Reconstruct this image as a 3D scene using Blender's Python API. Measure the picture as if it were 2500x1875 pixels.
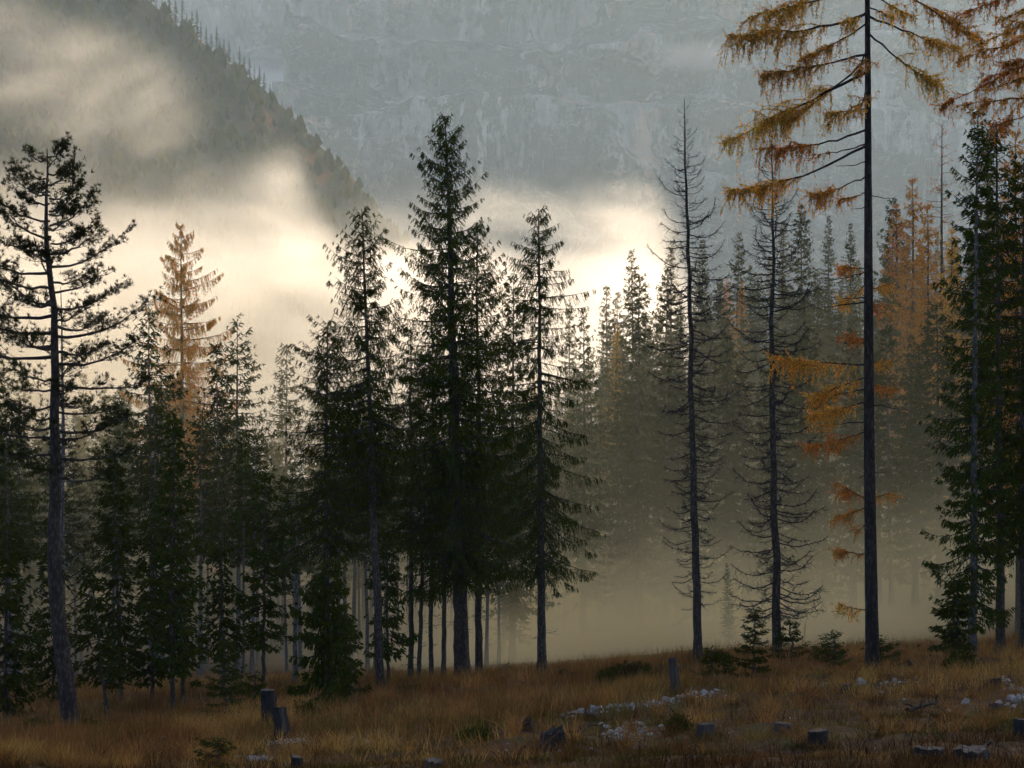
import bpy, math, random
import numpy as np
from mathutils import Vector, noise as mnoise

# ------------------------------------------------------------------ scene, camera, light
for o in list(bpy.data.objects):
    bpy.data.objects.remove(o)
scene = bpy.context.scene
COL = scene.collection
R = math.radians
F = 4861.0            # focal length in photo pixels (2500 wide)
CX, HY = 1250.0, 1190.0   # optical column and eye-level row in the photo

cam_d = bpy.data.cameras.new('camera')
cam = bpy.data.objects.new('camera', cam_d)
COL.objects.link(cam)
cam_d.sensor_width = 36.0
cam_d.lens = 36.0 * F / 2500.0
cam_d.shift_y = (HY - 937.5) / 2500.0
cam_d.clip_start = 0.5
cam_d.clip_end = 12000.0
cam.location = (0, 0, 0)
cam.rotation_euler = (R(90), 0, 0)
scene.camera = cam

SUN_AZ, SUN_EL = 42.0, 22.0       # degrees to the right of the view direction, and up
world = bpy.data.worlds.new('World')
scene.world = world
world.use_nodes = True
wn = world.node_tree
bg = wn.nodes['Background']
sky = wn.nodes.new('ShaderNodeTexSky')
sky.sky_type = 'NISHITA'
sky.sun_disc = False
sky.sun_elevation = R(SUN_EL)
sky.sun_rotation = R(SUN_AZ)
sky.air_density = 0.35
sky.dust_density = 8.0
sky.ozone_density = 0.0
sky.altitude = 1300
wn.links.new(sky.outputs[0], bg.inputs[0])
bg.inputs[1].default_value = 0.15

sun_d = bpy.data.lights.new('sun', 'SUN')
sun_d.energy = 3.0
sun_d.angle = R(0.6)
sun_d.color = (1.0, 0.73, 0.39)
sun = bpy.data.objects.new('sun', sun_d)
COL.objects.link(sun)
sv = Vector((math.sin(R(SUN_AZ)) * math.cos(R(SUN_EL)), math.cos(R(SUN_AZ)) * math.cos(R(SUN_EL)), math.sin(R(SUN_EL))))
sun.rotation_euler = sv.to_track_quat('Z', 'Y').to_euler()
sun.location = (200, 200, 300)

vs = scene.view_settings
vs.view_transform = 'Standard'
vs.look = 'None'
vs.gamma = 1.0
vs.exposure = 1.65
vs.use_curve_mapping = False
cy = scene.cycles
cy.max_bounces = 8
cy.diffuse_bounces = 2
cy.glossy_bounces = 2
cy.transmission_bounces = 3
cy.transparent_max_bounces = 8
cy.volume_bounces = 6
cy.volume_max_steps = 256
cy.sample_clamp_indirect = 4.0
cy.use_denoising = True
cy.use_adaptive_sampling = True
cy.adaptive_threshold = 0.05
cy.adaptive_min_samples = 16

# ------------------------------------------------------------------ helpers
def P(px, py, Y):
    """point at distance Y that lies on photo pixel (px, py)"""
    return ((px - CX) / F * Y, Y, (HY - py) / F * Y)

def mesh_from(name, verts, quads=None, tris=None, mat=None, cols=None, smooth=False, matidx=None, mats=None):
    verts = np.asarray(verts, np.float32).reshape(-1, 3)
    q = np.asarray(quads if quads is not None else [], np.int32).reshape(-1, 4)
    t = np.asarray(tris if tris is not None else [], np.int32).reshape(-1, 3)
    me = bpy.data.meshes.new(name)
    nl = q.size + t.size
    me.vertices.add(len(verts)); me.vertices.foreach_set('co', verts.ravel())
    me.loops.add(nl); me.loops.foreach_set('vertex_index', np.concatenate([q.ravel(), t.ravel()]).astype(np.int32))
    npoly = len(q) + len(t)
    me.polygons.add(npoly)
    starts = np.concatenate([np.arange(len(q)) * 4, q.size + np.arange(len(t)) * 3]).astype(np.int32)
    me.polygons.foreach_set('loop_start', starts)
    me.polygons.foreach_set('use_smooth', np.full(npoly, smooth, bool))
    if matidx is not None:
        me.polygons.foreach_set('material_index', np.asarray(matidx, np.int32))
    me.update(calc_edges=True)
    if cols is not None:
        ca = me.color_attributes.new('tint', 'FLOAT_COLOR', 'POINT')
        c = np.ones((len(verts), 4), np.float32); c[:, :3] = np.asarray(cols, np.float32).reshape(-1, 3)
        ca.data.foreach_set('color', c.ravel())
    for m in (mats or ([mat] if mat else [])):
        me.materials.append(m)
    return me

def obj(name, me, parent=None, loc=None):
    o = bpy.data.objects.new(name, me)
    COL.objects.link(o)
    if parent: o.parent = parent
    if loc: o.location = loc
    return o

def tag(o, label=None, cat=None, group=None, kind=None):
    if label: o['label'] = label
    if cat: o['category'] = cat
    if group: o['group'] = group
    if kind: o['kind'] = kind
    return o

def thing(name, label, cat, loc, group=None):
    o = bpy.data.objects.new(name, None)
    COL.objects.link(o); o.location = loc
    o.empty_display_size = 0.3
    return tag(o, label, cat, group)

class MB:
    """collects tubes and blades; vertex colours kept per vertex"""
    def __init__(s): s.v = []; s.q = []; s.t = []; s.c = []; s.n = 0
    def add(s, v, q=None, t=None, c=None):
        v = np.asarray(v, np.float32).reshape(-1, 3)
        if q is not None and len(q): s.q.append(np.asarray(q, np.int64) + s.n)
        if t is not None and len(t): s.t.append(np.asarray(t, np.int64) + s.n)
        s.v.append(v); s.n += len(v)
        if c is None: c = np.ones((len(v), 3), np.float32)
        c = np.asarray(c, np.float32)
        s.c.append(np.broadcast_to(c, (len(v), 3)))
    def tube(s, pts, rad, k=5, c=None, cap=False):
        pts = np.asarray(pts, np.float64); rad = np.asarray(rad, np.float64)
        n = len(pts)
        d = np.gradient(pts, axis=0); d /= np.linalg.norm(d, axis=1)[:, None] + 1e-9
        ref = np.array([0.0, 0, 1]) if abs(d[:, 2]).mean() < 0.8 else np.array([1.0, 0, 0])
        a = np.cross(d, ref); a /= np.linalg.norm(a, axis=1)[:, None] + 1e-9
        b = np.cross(d, a)
        th = np.arange(k) * 2 * np.pi / k
        ring = pts[:, None, :] + rad[:, None, None] * (np.cos(th)[None, :, None] * a[:, None, :] + np.sin(th)[None, :, None] * b[:, None, :])
        i = np.arange(n - 1)[:, None] * k; j = np.arange(k)[None, :]; j2 = (j + 1) % k
        q = np.stack([i + j, i + j2, i + k + j2, i + k + j], -1).reshape(-1, 4)
        s.add(ring.reshape(-1, 3), q=q, c=c)
    def blades(s, p, d, L, W, rng, c=None, side=None, mid=0.4):
        """flat leaf-shaped quads: base p, direction d, length L, half-width W"""
        p = np.asarray(p, np.float64); d = np.asarray(d, np.float64)
        n = len(p)
        if n == 0: return
        d = d / (np.linalg.norm(d, axis=1)[:, None] + 1e-9)
        L = np.broadcast_to(L, (n,))[:, None]; W = np.broadcast_to(W, (n,))[:, None]
        if side is None: side = rng.normal(size=(n, 3))
        sd = np.cross(d, side); sd /= np.linalg.norm(sd, axis=1)[:, None] + 1e-9
        m = p + d * L * mid
        v = np.stack([p, m + sd * W, p + d * L, m - sd * W], 1).reshape(-1, 3)
        q = np.arange(n * 4).reshape(-1, 4)
        if c is not None:
            c = np.repeat(np.broadcast_to(np.asarray(c, np.float32), (n, 3)), 4, axis=0)
        s.add(v, q=q, c=c)
    def mesh(s, name, mat, smooth=False):
        v = np.concatenate(s.v) if s.v else np.zeros((0, 3))
        q = np.concatenate(s.q) if s.q else None
        t = np.concatenate(s.t) if s.t else None
        return mesh_from(name, v, q, t, mat, np.concatenate(s.c) if s.c else None, smooth)

# ------------------------------------------------------------------ materials
def new_mat(name):
    m = bpy.data.materials.new(name); m.use_nodes = True
    nt = m.node_tree
    return m, nt, nt.nodes['Principled BSDF'], nt.nodes['Material Output']

def N(nt, t, **kw):
    n = nt.nodes.new(t)
    for k, v in kw.items(): setattr(n, k, v)
    return n

def math_node(nt, op, a, b=None, c=None, clamp=False):
    n = nt.nodes.new('ShaderNodeMath'); n.operation = op; n.use_clamp = clamp
    for i, x in enumerate((a, b, c)):
        if x is None: continue
        if isinstance(x, (int, float)): n.inputs[i].default_value = x
        else: nt.links.new(x, n.inputs[i])
    return n.outputs[0]

def smooth(nt, x, lo, hi, a=0.0, b=1.0):
    n = nt.nodes.new('ShaderNodeMapRange'); n.interpolation_type = 'SMOOTHSTEP'
    nt.links.new(x, n.inputs[0])
    for i, y in enumerate((lo, hi, a, b)):
        if isinstance(y, (int, float)): n.inputs[i + 1].default_value = y
        else: nt.links.new(y, n.inputs[i + 1])
    return n.outputs[0]

def noise_tex(nt, vec, scale, detail=4, rough=0.55, dim='3D', dist=0.0):
    n = N(nt, 'ShaderNodeTexNoise', noise_dimensions=dim)
    n.inputs['Scale'].default_value = scale; n.inputs['Detail'].default_value = detail
    n.inputs['Roughness'].default_value = rough; n.inputs['Distortion'].default_value = dist
    nt.links.new(vec, n.inputs['Vector'])
    return n.outputs[0]

def mapping(nt, vec, scale=(1, 1, 1), rot=(0, 0, 0), loc=(0, 0, 0)):
    n = N(nt, 'ShaderNodeMapping')
    n.inputs['Scale'].default_value = scale; n.inputs['Rotation'].default_value = rot; n.inputs['Location'].default_value = loc
    nt.links.new(vec, n.inputs[0])
    return n.outputs[0]

def ramp(nt, fac, stops):
    n = N(nt, 'ShaderNodeValToRGB')
    while len(n.color_ramp.elements) < len(stops): n.color_ramp.elements.new(0.5)
    for e, (p, c) in zip(n.color_ramp.elements, stops):
        e.position = p; e.color = (*c, 1) if len(c) == 3 else c
    nt.links.new(fac, n.inputs[0])
    return n.outputs[0]

def mix_col(nt, f, a, b, mode='MIX'):
    n = N(nt, 'ShaderNodeMix', data_type='RGBA', blend_type=mode)
    for s, x in ((n.inputs[0], f), (n.inputs[6], a), (n.inputs[7], b)):
        if isinstance(x, (int, float)): s.default_value = x
        elif isinstance(x, tuple): s.default_value = (*x, 1)
        else: nt.links.new(x, s)
    return n.outputs[2]

def bump(nt, h, dist, strength=1.0):
    n = N(nt, 'ShaderNodeBump'); n.inputs['Strength'].default_value = strength; n.inputs['Distance'].default_value = dist
    nt.links.new(h, n.inputs['Height'])
    return n.outputs[0]

def leaf_material(name, base, translucent=0.25):
    m, nt, b, out = new_mat(name)
    at = N(nt, 'ShaderNodeVertexColor', layer_name='tint')
    rnd = N(nt, 'ShaderNodeObjectInfo')
    hv = N(nt, 'ShaderNodeHueSaturation')
    nt.links.new(mix_col(nt, 1.0, at.outputs[0], base, 'MULTIPLY'), hv.inputs['Color'])
    nt.links.new(math_node(nt, 'MULTIPLY_ADD', rnd.outputs['Random'], 0.03, 0.485), hv.inputs['Hue'])
    nt.links.new(math_node(nt, 'MULTIPLY_ADD', rnd.outputs['Random'], 0.4, 0.8), hv.inputs['Value'])
    nt.nodes.remove(b)
    d = N(nt, 'ShaderNodeBsdfDiffuse'); tr = N(nt, 'ShaderNodeBsdfTranslucent'); mx = N(nt, 'ShaderNodeMixShader')
    nt.links.new(hv.outputs[0], d.inputs[0]); nt.links.new(hv.outputs[0], tr.inputs[0])
    mx.inputs[0].default_value = translucent
    nt.links.new(d.outputs[0], mx.inputs[1]); nt.links.new(tr.outputs[0], mx.inputs[2])
    nt.links.new(mx.outputs[0], out.inputs[0])
    return m

def bark_material(name, c1, c2, scale=6.0):
    m, nt, b, out = new_mat(name)
    tc = N(nt, 'ShaderNodeTexCoord')
    v = mapping(nt, tc.outputs['Object'], (scale, scale, scale * 0.28))
    n1 = noise_tex(nt, v, 1.6, 5, 0.65)
    n2 = noise_tex(nt, mapping(nt, tc.outputs['Object'], (1, 1, 0.5)), 1.1, 3)
    rnd = N(nt, 'ShaderNodeObjectInfo')
    col = ramp(nt, n1, [(0.32, c1), (0.62, c2), (0.8, tuple(min(1, x * 1.35) for x in c2))])
    col = mix_col(nt, smooth(nt, n2, 0.5, 0.7), col, (c2[0] * 1.1, c2[1] * 1.15, c2[2] * 1.05))
    nt.links.new(col, b.inputs['Base Color'])
    b.inputs['Roughness'].default_value = 0.9
    b.inputs['Specular IOR Level'].default_value = 0.15
    vor = N(nt, 'ShaderNodeTexVoronoi'); vor.inputs['Scale'].default_value = 2.4
    nt.links.new(mapping(nt, tc.outputs['Object'], (scale, scale, scale * 0.4)), vor.inputs['Vector'])
    nt.links.new(mix_col(nt, smooth(nt, vor.outputs['Distance'], 0.25, 0.6, 0.0, 0.65), col, tuple(x * 0.45 for x in c1)), b.inputs['Base Color'])
    nt.links.new(bump(nt, math_node(nt, 'MULTIPLY_ADD', vor.outputs['Distance'], -0.6, n1), 0.06, 1.0), b.inputs['Normal'])
    return m

# needles: colours that the needles themselves have
M = {}
M['spruce'] = leaf_material('spruce_needles', (0.040, 0.052, 0.0065))
M['pine'] = leaf_material('pine_needles', (0.022, 0.025, 0.006))
M['larch'] = leaf_material('larch_gold', (0.50, 0.285, 0.045), 0.4)
M['larch_orange'] = leaf_material('larch_orange', (0.52, 0.25, 0.035), 0.4)
M['larch_old'] = leaf_material('larch_brown_gold', (0.58, 0.27, 0.015), 0.15)
M['larch_far'] = leaf_material('larch_yellow', (0.15, 0.13, 0.032), 0.3)
M['sapling'] = leaf_material('sapling_needles', (0.038, 0.047, 0.0065))
M['shrub'] = leaf_material('shrub_leaf', (0.045, 0.047, 0.008))
M['grass'] = leaf_material('grass_blade', (1, 1, 1), 0.3)
M['bark'] = bark_material('spruce_bark', (0.040, 0.032, 0.025), (0.115, 0.096, 0.074))
M['bark_pale'] = bark_material('pale_bark', (0.08, 0.08, 0.075), (0.17, 0.17, 0.155))
M['bark_larch'] = bark_material('larch_bark', (0.020, 0.016, 0.0125), (0.060, 0.048, 0.038), 5)
M['bark_pine'] = bark_material('pine_bark', (0.028, 0.022, 0.018), (0.080, 0.064, 0.052), 5)
M['twig'] = bark_material('twig_bark', (0.022, 0.019, 0.017), (0.055, 0.048, 0.042), 12)
M['twig_pale'] = bark_material('dead_twig', (0.16, 0.15, 0.13), (0.30, 0.28, 0.25), 12)

# strengths of the air (per metre)
HAZE = 1.1e-4
VALLEY = 2.0e-4
FOG = 0.040
MIST = 0.042

# ------------------------------------------------------------------ terrain
def vnoise(x, y, seed=0):
    """vectorised smooth value noise 0..1"""
    xi = np.floor(x).astype(np.int64); yi = np.floor(y).astype(np.int64)
    xf = x - xi; yf = y - yi
    u = xf * xf * (3 - 2 * xf); v = yf * yf * (3 - 2 * yf)
    def h(a, b):
        n = (a * 374761393 + b * 668265263 + seed * 1442695041) & 0xffffffff
        n = ((n ^ (n >> 13)) * 1274126177) & 0xffffffff
        return ((n ^ (n >> 16)) & 0xffff) / 65535.0
    return (h(xi, yi) * (1 - u) + h(xi + 1, yi) * u) * (1 - v) + (h(xi, yi + 1) * (1 - u) + h(xi + 1, yi + 1) * u) * v

def fbm(x, y, oct=4, seed=0):
    s = 0; a = 0.5; t = 0
    for i in range(oct):
        s = s + a * vnoise(x * 2 ** i, y * 2 ** i, seed + i); t += a; a *= 0.5
    return s / t

ctrl_px = [
 (100,1880,45),(100,1805,62),(100,1730,80),(100,1680,100),(100,1640,130),
 (700,1875,45),(700,1790,57),(700,1735,70),(700,1700,80),(700,1660,100),(700,1625,130),
 (1300,1830,45),(1300,1750,57),(1300,1705,70),(1300,1668,85),(1300,1640,100),(1300,1615,130),(1300,1560,170),
 (1700,1865,38),(1700,1775,50),(1700,1700,60),(1700,1618,75),(1700,1606,90),(1700,1590,120),(1700,1520,160),(1700,1440,200),
 (2130,1858,38),(2130,1770,50),(2130,1705,58),(2130,1645,67),(2130,1615,78),(2130,1600,90),(2130,1570,120),(2130,1480,160),(2130,1390,200),
 (2450,1860,38),(2450,1760,50),(2450,1690,60),(2450,1606,75),(2450,1585,90),(2450,1530,120),(2450,1410,160)]
ctrl = [P(*c) for c in ctrl_px] + [
 (-50,200,-12),(-100,300,-12),(0,300,-6),(12,400,10),(40,350,18),(58,300,22),(50,230,13),
 (185,310,150),(185,240,140),(185,380,150),(190,450,138),(260,300,185),(68,350,18),(95,400,28),(88,300,30),(110,330,52),(150,530,52),(170,650,22),(60,500,16),(0,600,0),  # first points: unseen ridge off to the right, raised to shade the foreground
 (-100,600,-5),(-200,300,15),(-200,100,8),(100,120,22),(100,60,12),(-120,60,-4),(0,10,-2.5),(80,10,0),(-80,10,-5),
 (200,100,75),(200,0,40),(-300,600,10),(250,800,20),(-250,800,5),(0,900,0),(300,500,120),(-300,0,0),(300,-50,40),(-100,-50,-3)]
ctrl = np.array(ctrl, np.float64)
_S = 100.0
def _phi(r2):
    return np.where(r2 > 1e-12, 0.5 * r2 * np.log(r2 + 1e-12), 0.0)
def _fit():
    p = ctrl[:, :2] / _S; n = len(p)
    K = _phi(((p[:, None] - p[None]) ** 2).sum(-1)) + np.eye(n) * 2e-4
    A = np.zeros((n + 3, n + 3)); A[:n, :n] = K
    A[:n, n] = 1; A[:n, n + 1:] = p; A[n, :n] = 1; A[n + 1:, :n] = p.T
    b = np.zeros(n + 3); b[:n] = ctrl[:, 2]
    return np.linalg.solve(A, b)
_W = _fit()
def ground_z(x, y):
    x = np.atleast_1d(np.asarray(x, np.float64)); y = np.atleast_1d(np.asarray(y, np.float64))
    sh = x.shape; q = np.stack([x.ravel(), y.ravel()], 1) / _S; p = ctrl[:, :2] / _S
    z = np.empty(len(q))
    for i in range(0, len(q), 40000):
        qq = q[i:i + 40000]
        z[i:i + 40000] = _phi(((qq[:, None] - p[None]) ** 2).sum(-1)) @ _W[:len(p)] + _W[len(p)] + qq @ _W[len(p) + 1:]
    z = z.reshape(sh)
    near = np.clip((140 - y) / 60, 0, 1)
    z = z + near * (0.55 * (fbm(x / 5.5, y / 7.0, 3, 3) - 0.5) + 0.50 * (fbm(x / 1.5, y / 2.0, 2, 9) - 0.5))
    far = np.clip((y - 140) / 120, 0, 1)
    return z + far * 5.0 * (fbm(x / 40, y / 40, 4, 5) - 0.5)
def gz(x, y): return float(ground_z(x, y)[0])

def on_ground(px, py, lo=34.0, hi=130.0):
    """where the line of sight through a photo pixel first meets the ground"""
    Y = np.linspace(lo, hi, 320)
    d = (HY - py) / F * Y - ground_z((px - CX) / F * Y, Y)
    k = np.argmax(d <= 0)
    if d[k] > 0: k = int(np.argmin(np.abs(d)))
    y = Y[k]
    if 0 < k and d[k] <= 0 < d[k - 1]: y = Y[k - 1] + (Y[k] - Y[k - 1]) * d[k - 1] / (d[k - 1] - d[k])
    return ((px - CX) / F * y, y, gz((px - CX) / F * y, y))

def grid_lines(lo, hi, flo, fhi, fine, grow):
    a = list(np.arange(flo, fhi, fine))
    s = fine; x = a[-1]
    while x < hi: s = min(s * grow, 60); x += s; a.append(x)
    s = fine; x = a[0]
    while x > lo: s = min(s * grow, 60); x -= s; a.insert(0, x)
    return np.array(a)

def grid_mesh(name, X, Y, Z, mat, smooth=True):
    ny, nx = X.shape
    v = np.stack([X, Y, Z], -1).reshape(-1, 3)
    i = np.arange(ny - 1)[:, None] * nx; j = np.arange(nx - 1)[None, :]
    q = np.stack([i + j, i + j + 1, i + nx + j + 1, i + nx + j], -1).reshape(-1, 4)
    return mesh_from(name, v, q, None, mat, None, smooth)

# ground material: brown litter, moss and pale rubble in patches
m, nt, b, out = new_mat('meadow_soil'); M['ground'] = m
tc = N(nt, 'ShaderNodeTexCoord')
n1 = noise_tex(nt, tc.outputs['Object'], 0.55, 6, 0.65)
n2 = noise_tex(nt, tc.outputs['Object'], 3.5, 5, 0.7)
n3 = noise_tex(nt, tc.outputs['Object'], 0.17, 3, 0.5)
c = ramp(nt, n2, [(0.3, (0.022, 0.012, 0.006)), (0.5, (0.060, 0.032, 0.013)), (0.72, (0.12, 0.068, 0.026))])
c = mix_col(nt, smooth(nt, n1, 0.50, 0.62, 0, 0.8), c, (0.036, 0.038, 0.008))
c = mix_col(nt, smooth(nt, n3, 0.55, 0.7, 0, 0.6), c, (0.070, 0.030, 0.012))
nt.links.new(c, b.inputs['Base Color']); b.inputs['Roughness'].default_value = 0.95
b.inputs['Specular IOR Level'].default_value = 0.1
nt.links.new(bump(nt, math_node(nt, 'MULTIPLY_ADD', n2, 0.5, n1), 0.25, 1.0), b.inputs['Normal'])

gx = grid_lines(-420, 420, -32, 32, 0.62, 1.08)
gy = grid_lines(-120, 1000, 28, 105, 0.62, 1.06)
GX, GY = np.meshgrid(gx, gy)
ground = obj('ground', grid_mesh('ground', GX, GY, ground_z(GX, GY), M['ground']))
tag(ground, kind='structure')

# ---- the forested mountain on the left and the far rock wall
m, nt, b, out = new_mat('forest_slope'); M['slope'] = m
tc = N(nt, 'ShaderNodeTexCoord')
n1 = noise_tex(nt, mapping(nt, tc.outputs['Object'], (1, 1, 0.6)), 0.035, 5, 0.6)
n2 = noise_tex(nt, mapping(nt, tc.outputs['Object'], (1, 1, 0.5)), 0.25, 4, 0.7)
c = ramp(nt, n2, [(0.35, (0.022, 0.028, 0.018)), (0.65, (0.055, 0.060, 0.038))])
c = mix_col(nt, smooth(nt, n1, 0.55, 0.68, 0, 0.7), c, (0.15, 0.075, 0.04))
nt.links.new(c, b.inputs['Base Color']); b.inputs['Roughness'].default_value = 1.0
b.inputs['Specular IOR Level'].default_value = 0.0

YC = 800.0
def crest(x):
    # ridge line of the left mountain, from its photo outline at distance YC
    xs = np.array([(p - CX) / F * YC for p in (-1500, -300, 0, 200, 350, 420, 500, 560, 620, 700, 760, 830, 880, 950, 1100, 1400)])
    zs = np.array([(HY - p) / F * YC for p in (-1300, -420, -200, -90, -10, 50, 105, 150, 195, 275, 335, 405, 462, 545, 700, 1060)])
    return np.interp(x, xs, zs)
def slope_z(x, y):
    z = crest(x + 6 * (fbm(x / 60, y / 60, 3, 21) - 0.5)) - np.abs(y - YC) * np.where(y < YC, 0.72, 1.0)
    return z + 18 * (fbm(x / 45, y / 45, 4, 22) - 0.5) * np.clip(np.abs(y - YC) / 30, 0.12, 1) + 3.0 * (fbm(x / 9, y / 9, 3, 23) - 0.5)
mx = np.concatenate([np.linspace(-700, -230, 30), np.linspace(-225, 40, 140), np.linspace(45, 160, 14)])
my = np.concatenate([np.linspace(420, 740, 70), np.linspace(744, 860, 40), np.linspace(870, 1100, 10)])
MX, MY = np.meshgrid(mx, my)
MZ = np.maximum(slope_z(MX, MY), -60)
mountain = obj('forested_mountain', grid_mesh('forested_mountain', MX, MY, MZ, M['slope']))
tag(mountain, kind='structure')

m, nt, b, out = new_mat('cliff_rock'); M['cliff'] = m
tc = N(nt, 'ShaderNodeTexCoord')
streak = noise_tex(nt, mapping(nt, tc.outputs['Object'], (1, 0.3, 0.16)), 0.05, 6, 0.62, dist=0.6)
patch = noise_tex(nt, mapping(nt, tc.outputs['Object'], (1, 0.5, 0.62)), 0.013, 7, 0.66, dist=0.7)
fine = noise_tex(nt, mapping(nt, tc.outputs['Object'], (1, 0.5, 0.45)), 0.16, 5, 0.7)
warm = noise_tex(nt, mapping(nt, tc.outputs['Object'], (1, 0.5, 0.22)), 0.022, 4, 0.6)
c = ramp(nt, streak, [(0.36, (0.09, 0.10, 0.10)), (0.52, (0.24, 0.24, 0.235)), (0.68, (0.50, 0.48, 0.45))])
c = mix_col(nt, smooth(nt, warm, 0.55, 0.66, 0, 0.8), c, (0.52, 0.36, 0.26))
veg = math_node(nt, 'MULTIPLY_ADD', fine, 0.35, patch)
c = mix_col(nt, smooth(nt, veg, 0.62, 0.68, 0, 0.95), c, (0.030, 0.038, 0.028))
ledge = noise_tex(nt, mapping(nt, tc.outputs['Object'], (0.5, 0.5, 1.3), (0, R(28), 0)), 0.03, 5, 0.65, dist=1.0)
line = smooth(nt, math_node(nt, 'ABSOLUTE', math_node(nt, 'SUBTRACT', ledge, 0.5)), 0.012, 0.0, 0, 0.3)
c = mix_col(nt, line, c, (0.55, 0.53, 0.50))
nt.links.new(c, b.inputs['Base Color']); b.inputs['Roughness'].default_value = 1.0
b.inputs['Specular IOR Level'].default_value = 0.0
nt.links.new(bump(nt, math_node(nt, 'MULTIPLY_ADD', fine, 0.5, streak), 14.0, 1.0), b.inputs['Normal'])

def ridged(x, y, o, seed):
    return 1 - np.abs(2 * fbm(x, y, o, seed) - 1)
def wall(name, Y0, x0, x1, z1, lean, seed, edge=None, res=4.5):
    u = np.linspace(x0, x1, int((x1 - x0) / res)); v = np.linspace(-60, z1, int((z1 + 60) / res))
    U, V = np.meshgrid(u, v)
    D = Y0 + lean * np.maximum(V, 0) + 120 * (fbm(U / 260, V / 420, 3, seed) - 0.5)
    D = D - 90 * ridged(U / 150, V / 380 + U / 900, 4, seed + 3) + 64 * (fbm(U / 38, V / 110, 4, seed + 5) - 0.5)
    D = D + 9 * (fbm(U / 11, V / 30, 3, seed + 8) - 0.5)
    shelf = fbm(U / 300, V / 70, 3, seed + 6)
    D = D + 90 * np.clip((shelf - 0.5) * 5, -1, 1)
    if edge is not None:
        e = edge(V) + 16 * (fbm(V / 30, V * 0 + 3, 3, 77) - 0.5)
        back = np.clip(e - U, 0, 60)
        D = D + back * 12.0
    o = obj(name, grid_mesh(name, U, D, V, M['cliff']))
    tag(o, kind='structure')
    return o
def left_edge(V):
    # buttress at the left end of the near wall (photo column about 690)
    row = HY - V / 1700.0 * F
    return (np.interp(row, [-600, 0, 120, 180, 230, 300, 420, 700], [640, 690, 700, 712, 690, 700, 730, 760]) - CX) / F * 1700
wall('rock_wall', 1700, -262, 800, 540, 0.22, 40, left_edge)
wall('back_wall', 2350, -1200, -215, 720, 0.25, 60, None, 8.0)

# ------------------------------------------------------------------ air: haze and fog
def box_mesh(name, x0, x1, y0, y1, z0, z1, mat):
    v = [(x, y, z) for z in (z0, z1) for y in (y0, y1) for x in (x0, x1)]
    q = [(0, 2, 3, 1), (4, 5, 7, 6), (0, 1, 5, 4), (2, 6, 7, 3), (0, 4, 6, 2), (1, 3, 7, 5)]
    return mesh_from(name, v, q, None, mat)

m, nt, b, out = new_mat('haze_air'); nt.nodes.remove(b)
pv = N(nt, 'ShaderNodeVolumePrincipled')
pv.inputs['Color'].default_value = (0.66, 0.87, 1.0, 1)
pv.inputs['Density'].default_value = HAZE
pv.inputs['Anisotropy'].default_value = 0.0
nt.links.new(pv.outputs[0], out.inputs['Volume'])
haze = obj('haze', box_mesh('haze', -1450, 1450, -150, 2950, -75, 740, m))
tag(haze, 'thin blue grey air between the trees and the rock wall', 'haze', kind='stuff')


def fog_material(name, color, g, density):
    m, nt, b, out = new_mat(name); nt.nodes.remove(b)
    pv = N(nt, 'ShaderNodeVolumePrincipled')
    pv.inputs['Color'].default_value = (*color, 1); pv.inputs['Anisotropy'].default_value = g
    pv.inputs['Density'].default_value = density
    m.cycles.volume_step_rate = 8.0
    nt.links.new(pv.outputs[0], out.inputs['Volume'])
    return m

class FogField:
    """a fog bank: a density field over a box, held as a voxel volume"""
    def __init__(s, name, mat, lo, hi, voxel):
        s.name, s.mat, s.lo, s.hi, s.voxel = name, mat, lo, hi, voxel
        s.nt = nt = bpy.data.node_groups.new(name, 'GeometryNodeTree')
        nt.interface.new_socket('Geometry', in_out='INPUT', socket_type='NodeSocketGeometry')
        nt.interface.new_socket('Geometry', in_out='OUTPUT', socket_type='NodeSocketGeometry')
        s.out = N(nt, 'NodeGroupOutput')
        pos = N(nt, 'GeometryNodeInputPosition'); s.vec = pos.outputs[0]
        xyz = N(nt, 'ShaderNodeSeparateXYZ'); nt.links.new(s.vec, xyz.inputs[0])
        s.X, s.Y, s.Z = xyz.outputs
    def map(s, scale, roty=0.0):
        r = N(s.nt, 'ShaderNodeVectorRotate', rotation_type='Y_AXIS'); s.nt.links.new(s.vec, r.inputs['Vector'])
        r.inputs['Angle'].default_value = R(roty)
        v = N(s.nt, 'ShaderNodeVectorMath', operation='MULTIPLY'); s.nt.links.new(r.outputs[0], v.inputs[0])
        v.inputs[1].default_value = scale
        return v.outputs[0]
    def build(s, density, label, cat, step=1.6):
        nt = s.nt
        vc = N(nt, 'GeometryNodeVolumeCube')
        vc.inputs['Min'].default_value = s.lo; vc.inputs['Max'].default_value = s.hi
        for a, k in enumerate('XYZ'):
            vc.inputs['Resolution ' + k].default_value = max(4, int((s.hi[a] - s.lo[a]) / s.voxel[a]))
        nt.links.new(density, vc.inputs['Density'])
        sm = N(nt, 'GeometryNodeSetMaterial'); sm.inputs['Material'].default_value = s.mat
        nt.links.new(vc.outputs[0], sm.inputs[0]); nt.links.new(sm.outputs[0], s.out.inputs[0])
        vol = bpy.data.volumes.new(s.name)
        vol.materials.append(s.mat)
        vol.render.step_size = step
        o = bpy.data.objects.new(s.name, vol); COL.objects.link(o)
        md = o.modifiers.new('fog', 'NODES'); md.node_group = nt
        return tag(o, label, cat, kind='stuff')

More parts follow.
